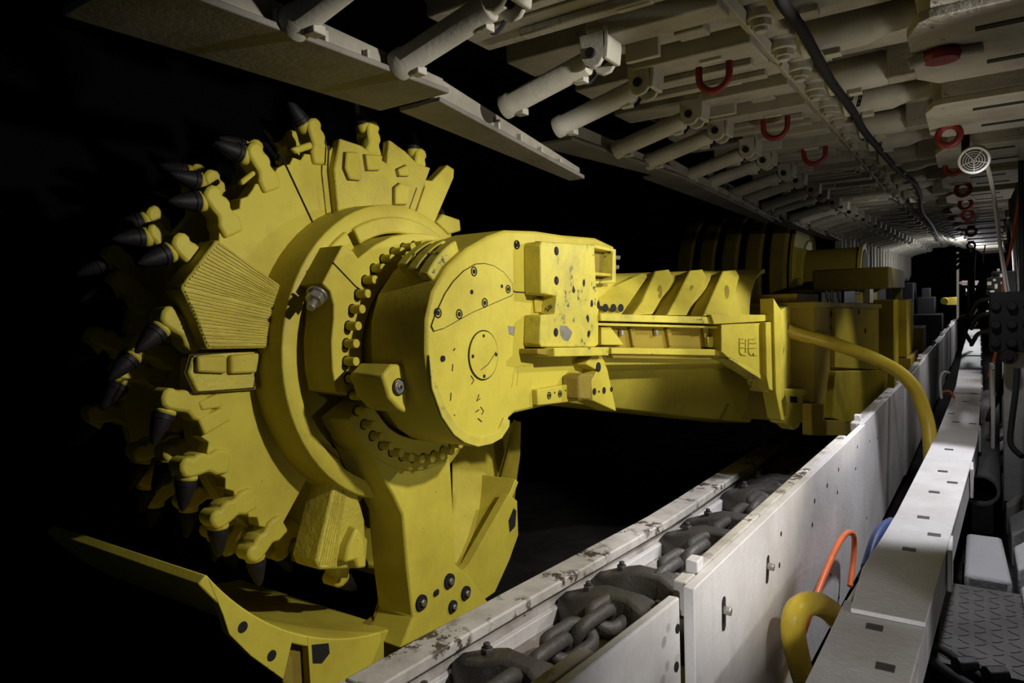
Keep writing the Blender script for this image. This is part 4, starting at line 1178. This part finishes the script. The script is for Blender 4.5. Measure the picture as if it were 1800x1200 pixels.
hose('white_cable', [at(1736, 287, 4.78), at(1743, 312, 4.98), at(1750, 350, 5.72), at(1756, 392, 5.92), at(1760, 430, 6.12), at(1767, 472, 6.25), at(1774, 512, 6.25)], .006, CABW, 'thin white cable twinned with the thicker one', 'cable')
hose('orange_hose', [at(1795, 322, 6.6), at(1791, 352, 6.6), at(1783, 400, 6.6), at(1775, 445, 6.6), at(1766, 480, 6.6), at(1762, 515, 6.6)], .011, ORG, 'bright orange hose slanting down beside the white cable', 'hose')
hose('orange_hose', [at(1757, 585, 7.4), at(1752, 610, 7.4), at(1747, 632, 7.3), at(1738, 662, 7.2)], .011, ORG, 'dull orange hose end below the black valve block', 'hose')
hose('orange_hose', [at(1728, 462, 13.2), at(1729, 448, 13.2), at(1732, 430, 13.2)], .010, ORG, 'short orange hose far off under the roof', 'hose')
hose('thin_hose', [at(1655, 690, 6.9), at(1664, 687, 6.9), at(1672, 690, 6.9), at(1678, 700, 6.9)], .010, ORG, 'small orange hose stub at the side of the trough', 'hose')
hose('thin_hose', [at(1655, 700, 6.7), at(1653, 670, 6.7), at(1657, 655, 6.8), at(1668, 655, 6.9)], .011, CABW, 'pale looped hose beside the orange stub', 'hose')
a_, b_ = at(1794, 252, 5.9), at(1797, 512, 5.9)
tag(MB().cyl(a_, b_, .016, .016, 12).build('upright_pipe', RUB, None, 0, 60, loc=b_), 'black upright pipe at the right edge above the valve block', 'pipe')

# valve block on its white stand
c = at(1772, 560, 5.6)
t = thing('valve_block', (c.x, c.y, .2), 'black valve block with hoses on a grey stand', 'valve block')
vb = MB().bb(c.x - .10, c.x + .30, c.y - .12, c.y + .25, 1.17, 1.56)
for i in range(4):
    for j in range(3):
        x = c.x - .07 + i * .085; z = 1.23 + j * .12
        vb.cyl((x, c.y - .12, z), (x, c.y - .155 - .02 * ((i + j) % 2), z), .030, .026, 10)
blk_ = vb.build('block', RUB, t, .006)
MB().cyl((c.x + .0, c.y - .12, 1.14), (c.x + .0, c.y - .18, 1.14), .05, .045, 14).cyl((c.x + .0, c.y - .18, 1.14), (c.x + .0, c.y - .20, 1.14), .02, .02, 8).build('knob', PICKM, t, .003)
MB().bb(c.x - .02, c.x + .30, c.y + .0, c.y + .08, 0.15, 1.18).build('stand', GREY, t, .006)
MB().bb(c.x - .085, c.x - .06, c.y + .25, c.y + .75, .45, 1.02).build('shield_plate', WHT, t, .004)
for i, (xo, zz) in enumerate([(-.10, 1.30), (-.10, 1.42), (-.08, 1.52)]):
    MB().tube(smooth_path([(c.x + xo + .02, c.y, zz), (c.x - .16, c.y + .1, zz - .02), (c.x - .20, c.y + .4, zz - .12), (c.x - .17, c.y + .9, zz - .1)]), .014, 8).build('block_hose', RUB, t, 0)
hose('black_hose', [at(1774, 622, 6.2), at(1768, 660, 6.1), at(1757, 695, 6.0), at(1742, 722, 5.9), at(1736, 740, 5.9)], .017, RUB, 'black hose curving down left of the grey stand', 'hose')
hose('black_hose', [at(1788, 648, 5.3), at(1785, 690, 5.25), at(1778, 745, 5.2), at(1776, 775, 5.15), at(1783, 790, 5.1), at(1797, 802, 5.05)], .017, RUB, 'black hose hooked forward along the grey stand', 'hose')

# grey pipe with a gaping mouth
a_ = at(1724, 862, 5.0); b_ = at(1738, 700, 8.6)
d_ = (b_ - a_).normalized(); L_ = (b_ - a_).length
t = thing('grey_pipe', a_, 'fat grey pipe with dark gaping mouth beside the trough', 'pipe')
MB().lathe(a_, d_, [(.30, .082), (.0, .082), (-.0, .096), (.02, .100), (.8, .095), (L_, .09)], 28, caps=False).build('tube', mat('grey_duct', (0.13, 0.13, 0.14), .6, dirt=(.07, .065, .06), dirt_amt=.6), t, 0, 60)
MB().lathe(a_ + d_ * .28, d_, [(0, .084), (.01, .084)], 24).build('bore', DARK, t, 0)
for q, y_ in enumerate((5.5, 7.2)):
    p_ = a_ + d_ * ((y_ - a_.y) / d_.y)
    MB().bb(p_.x - .06, p_.x + .06, p_.y - .03, p_.y + .03, -.05, p_.z - .07).build('saddle', GREY, t, .004)

# walkway plates at the foot of the supports
CHK = mat('checker_plate', (0.05, 0.046, 0.042), .8, dirt=(.10, .094, .088), dirt_amt=.6, dirt_scale=4, bump=.4, bump_scale=30)
for k, (y0, y1) in enumerate([(3.15, 4.05), (1.9, 2.95)]):
    lab = ['worn checker plate on the walkway floor beside the near trough', 'checker plate lying partly out of the bottom right corner'][k]
    m_ = MB().bb(-.10, .75, y0, y1, .07, .10)
    r2 = random.Random(5 + k)
    for i in range(14):
        for j in range(14):
            x = -.07 + i * .06; y = y0 + .05 + j * (y1 - y0 - .1) / 13
            w_ = .020
            sgn = 1 if (i + j) % 2 else -1
            m_.prism([V((x - w_, y - sgn * w_ * .8, .099)), V((x, y - .006, .099)), V((x + w_, y + sgn * w_ * .8, .099)), V((x, y + .006, .099))], (0, 0, .004))
    o = m_.build('checker_plate', CHK, None, 0, loc=(.3, y0, .07))
    tag(o, lab, 'floor plate', 'checker plates of the walkway')
    for q, (xx, yy) in enumerate(((.02, y0 + .1), (.02, y1 - .1), (.65, y0 + .1), (.65, y1 - .1))):
        pass
tag(MB().loft([[V((-.01, 4.1, -.05)), V((.19, 4.1, -.05)), V((.19, 4.1, .14)), V((-.01, 4.1, .14))], [V((.0, 4.75, -.05)), V((.17, 4.75, -.05)), V((.17, 4.75, .16)), V((.0, 4.75, .16))]]).build('step_block', mat('pale_pad', (0.27, 0.265, 0.27), .8, dirt=(.25, .24, .24), dirt_amt=.5, dirt_scale=8, bump=.4), None, .02, loc=(.08, 4.1, -.05)), 'pale grey step block beyond the checker plate', 'step')
tag(MB().prism([V((.22, 4.2, -.05)), V((.40, 4.0, -.05)), V((.60, 4.0, .3)), V((.30, 4.25, .2))], (0.05, .5, 0)).build('kick_plate', GREY, None, .01, loc=(.3, 4.2, 0)), 'grey slanted kick plate right of the pale step block', 'plate')
hose('black_hose', [on(1632, 1128, 'Z', .18), on(1670, 1150, 'Z', .17), on(1700, 1172, 'Z', .16), on(1740, 1200, 'Z', .15), on(1790, 1235, 'Z', .15)], .016, RUB, 'black hose with couplings across the bottom right corner', 'hose')
hose('black_hose', [on(1632, 1156, 'Z', .16), on(1668, 1182, 'Z', .14), on(1705, 1205, 'Z', .14), on(1760, 1240, 'Z', .14)], .018, RUB, 'thicker black hose lowest in the bottom right corner', 'hose')
for q, (px, py) in enumerate([(1697, 1170), (1750, 1187)]):
    p_ = on(px, py, 'Z', .17)
    tag(MB().cyl(p_ - V((.03, .02, 0)), p_ + V((.03, .02, 0)), .036, .036, 8).build('hose_coupling', PICKM, None, .004, loc=p_), ['dark hose coupling on the upper of the two black hoses', 'dark hose coupling nearest the right edge of the floor'][q], 'coupling')

# dark hoses and cables under the roof
hp = [(1352, -60), (1372, 0), (1405, 45), (1432, 92), (1462, 145), (1490, 182), (1503, 202), (1520, 232), (1548, 265), (1575, 296), (1592, 310), (1608, 322), (1618, 345), (1622, 372), (1640, 398), (1655, 430)]
pts = []
for px, py in hp:
    p_ = on(px, py, 'Z', 2.60)
    pts.append(p_)
hose('roof_cable', pts, .021, RUB, 'thick black cable slung under the roof beside the hinge bolts', 'cable', k=4)
ZIP = mat('perforated_strap', (0.02, 0.02, 0.02), .5)
for q, (px, py, dxp) in enumerate([(1412, 20, -4), (1495, 165, 0), (1508, 175, 2), (1545, 250, 2), (1592, 292, 0)]):
    a_ = on(px, py + 12, 'Z', 2.60)
    b_ = a_ + V((.03 * (1 if dxp >= 0 else -1), .02, .14))
    t_ = MB().prism([a_ + V((-.010, 0, 0)), a_ + V((.010, 0, 0)), b_ + V((.010, 0, 0)), b_ + V((-.010, 0, 0))], (0, .003, 0))
    t_.m(1)
    for i in range(5):
        c_ = a_.lerp(b_, (i + .5) / 5)
        t_.bb(c_.x - .003, c_.x + .003, c_.y - .002, c_.y + .001, c_.z - .004, c_.z + .004)
    o = t_.build('cable_strap', [ZIP, GREY], None, 0, loc=b_)
    tag(o, ['perforated black strap holding the roof cable nearest the top edge', 'black strap, left of the pair half way along the roof cable', 'black strap, right of the pair half way along the roof cable', 'black strap holding the roof cable after the pair', 'farthest black strap holding the roof cable'][q], 'strap', 'straps of the roof cable')
for q, (path, r_) in enumerate([([(1660, 440), (1675, 452), (1690, 448), (1705, 455), (1706, 480), (1705, 510), (1704, 545)], .035), ([(1668, 436), (1690, 440), (1709, 446), (1708, 480), (1708, 520), (1706, 560)], .035),
                              ([(1712, 440), (1710, 470), (1709, 510), (1704, 550), (1688, 560), (1694, 580), (1708, 603)], .03), ([(1700, 452), (1685, 458), (1672, 468), (1680, 472), (1694, 460)], .025), ([(1733, 465), (1731, 490), (1722, 515), (1719, 545), (1715, 575)], .06)]):
    pts = [at(px, py, 13.0 - .3 * q) for px, py in path]
    hose('hanging_hose', pts, r_, RUB, ['thick dark hose dropping in front of the arrow sign', 'dark hose just right of the one before the arrow sign', 'dark hose bent like a knee over the far trough', 'dark hose loop under the far roof', 'thick dark hose right of the arrow sign'][q], 'hose', 'dark hoses hanging far down the gallery')

# far cluster of valves with pale tags
t = thing('valve_bank', at(1750, 560, 8.6), 'dark valve bank with scattered pale tags beyond the black block', 'valve bank')
m_ = MB()
r3 = random.Random(21)
for i in range(12):
    p_ = at(1738 + r3.uniform(0, 24), 470 + r3.uniform(0, 120), 8.6 + r3.uniform(-.2, .5))
    s1 = r3.uniform(.04, .09)
    m_.box(p_, (s1, .12, s1 * r3.uniform(.6, 1.4)))
m_.bb(t.location.x - .03, t.location.x + .16, 8.5, 9.2, 1.0, 1.75)
m_.bb(t.location.x + .0, t.location.x + .06, 8.6, 8.7, 0, 1.1)
m_.build('valves', RUB, t, .004)
for i, (px, py) in enumerate([(1748, 492), (1739, 498), (1751, 503), (1744, 512), (1760, 484), (1741, 528), (1755, 474), (1737, 548), (1749, 520), (1763, 497)]):
    p_ = at(px, py, 8.28)
    MB().box(p_, (.022 + .012 * (i % 2), .004, .022 + .012 * (i % 3))).build('tag', ROOFL, t, 0)
# far end: arrow sign, post, escape sign with glowing glyphs, dark drive with yellow end
SY = 20.0
t = thing('arrow_sign', at(1704, 497, SY), 'white arrow sign with red edge pointing left at the far end', 'sign')
out = [(1683, 497), (1692, 492.5), (1727, 492.5), (1722, 501.5), (1692, 501.5)]
inn = [(1685.5, 497), (1692.6, 493.4), (1725.5, 493.4), (1721.3, 500.6), (1692.6, 500.6)]
MB().prism([at(px, py, SY) for px, py in out], (0, .02, 0)).build('border', SIGNR, t, 0)
MB().prism([at(px, py, SY - .004) for px, py in inn], (0, .006, 0)).build('face', SIGNW, t, 0)
def word(body, px, py, y, h, m, parent, name='lettering'):
    cu = bpy.data.curves.new(name, 'FONT'); cu.body = body; cu.size = h; cu.extrude = .002; cu.align_x = 'CENTER'; cu.align_y = 'CENTER'
    ob = bpy.data.objects.new(name, cu); COL.objects.link(ob); bpy.context.view_layer.update()
    me = bpy.data.meshes.new_from_object(ob.evaluated_get(bpy.context.evaluated_depsgraph_get()))
    bpy.data.objects.remove(ob)
    me.materials.clear(); me.materials.append(m)
    o = bpy.data.objects.new(name, me); COL.objects.link(o); o.parent = parent
    o.location = at(px, py, y) - WL[parent.name]; o.rotation_euler = (PI / 2, 0, 0)
    return o
word('Ausgang', 1700, 497, SY - .01, .085, RUB, t)
p_ = at(1683.5, 475, SY - .3)
tag(MB().cyl(V((p_.x, p_.y, .84)), V((p_.x, p_.y, 2.5)), .03, .03, 10).build('sign_post', ROOFL, None, 0, loc=(p_.x, p_.y, .84)), 'thin pale post left of the arrow sign', 'post')
t = thing('escape_sign', at(1707, 512, SY + .1), 'small dark sign with pale greenish glyphs below the arrow sign', 'sign')
m_ = MB().prism([at(px, py, SY + .1) for px, py in [(1696, 505), (1718, 505), (1718, 520), (1696, 520)]], (0, .05, 0)); m_.build('case', RUB, t, .004)
for i in range(6):
    m_ = MB().prism([at(px, py, SY + .09) for px, py in [(1697.5 + i * 3.3, 507), (1699 + i * 3.3, 507), (1700 + i * 3.3, 512 + (i % 2) * 5), (1698.2 + i * 3.3, 512 + (i % 2) * 5)]], (0, .005, 0)).build('glyph', SIGNG, t, 0)
t = thing('drive_unit', at(1650, 560, 17.5), 'dark drive unit with bright yellow cap beyond the spill plates', 'drive unit')
c = at(1650, 510, 17.5) + V((-.32, 0, 0))
MB().bb(c.x - .7, c.x - .15, 17.5, 18.6, .3, 1.75).bb(c.x - .1, c.x + .25, 17.6, 18.3, 1.0, 1.42).bb(c.x - .02, c.x + .16, 17.7, 18.0, 1.4, 1.62).bb(c.x - .7, c.x + .4, 17.3, 18.4, .3, 1.05).build('housing', RUB, t, .02)
p_ = at(1660, 529, 17.2)
MB().cyl(p_, p_ + V((0, .08, 0)), .075, .075, 18).build('cap', YEL, t, .006)
MB().prism([at(px, py, 17.6) for px, py in [(1660, 523), (1682, 522), (1682, 536), (1664, 536)]], (0, .3, 0)).build('guard', YELD, t, .006)
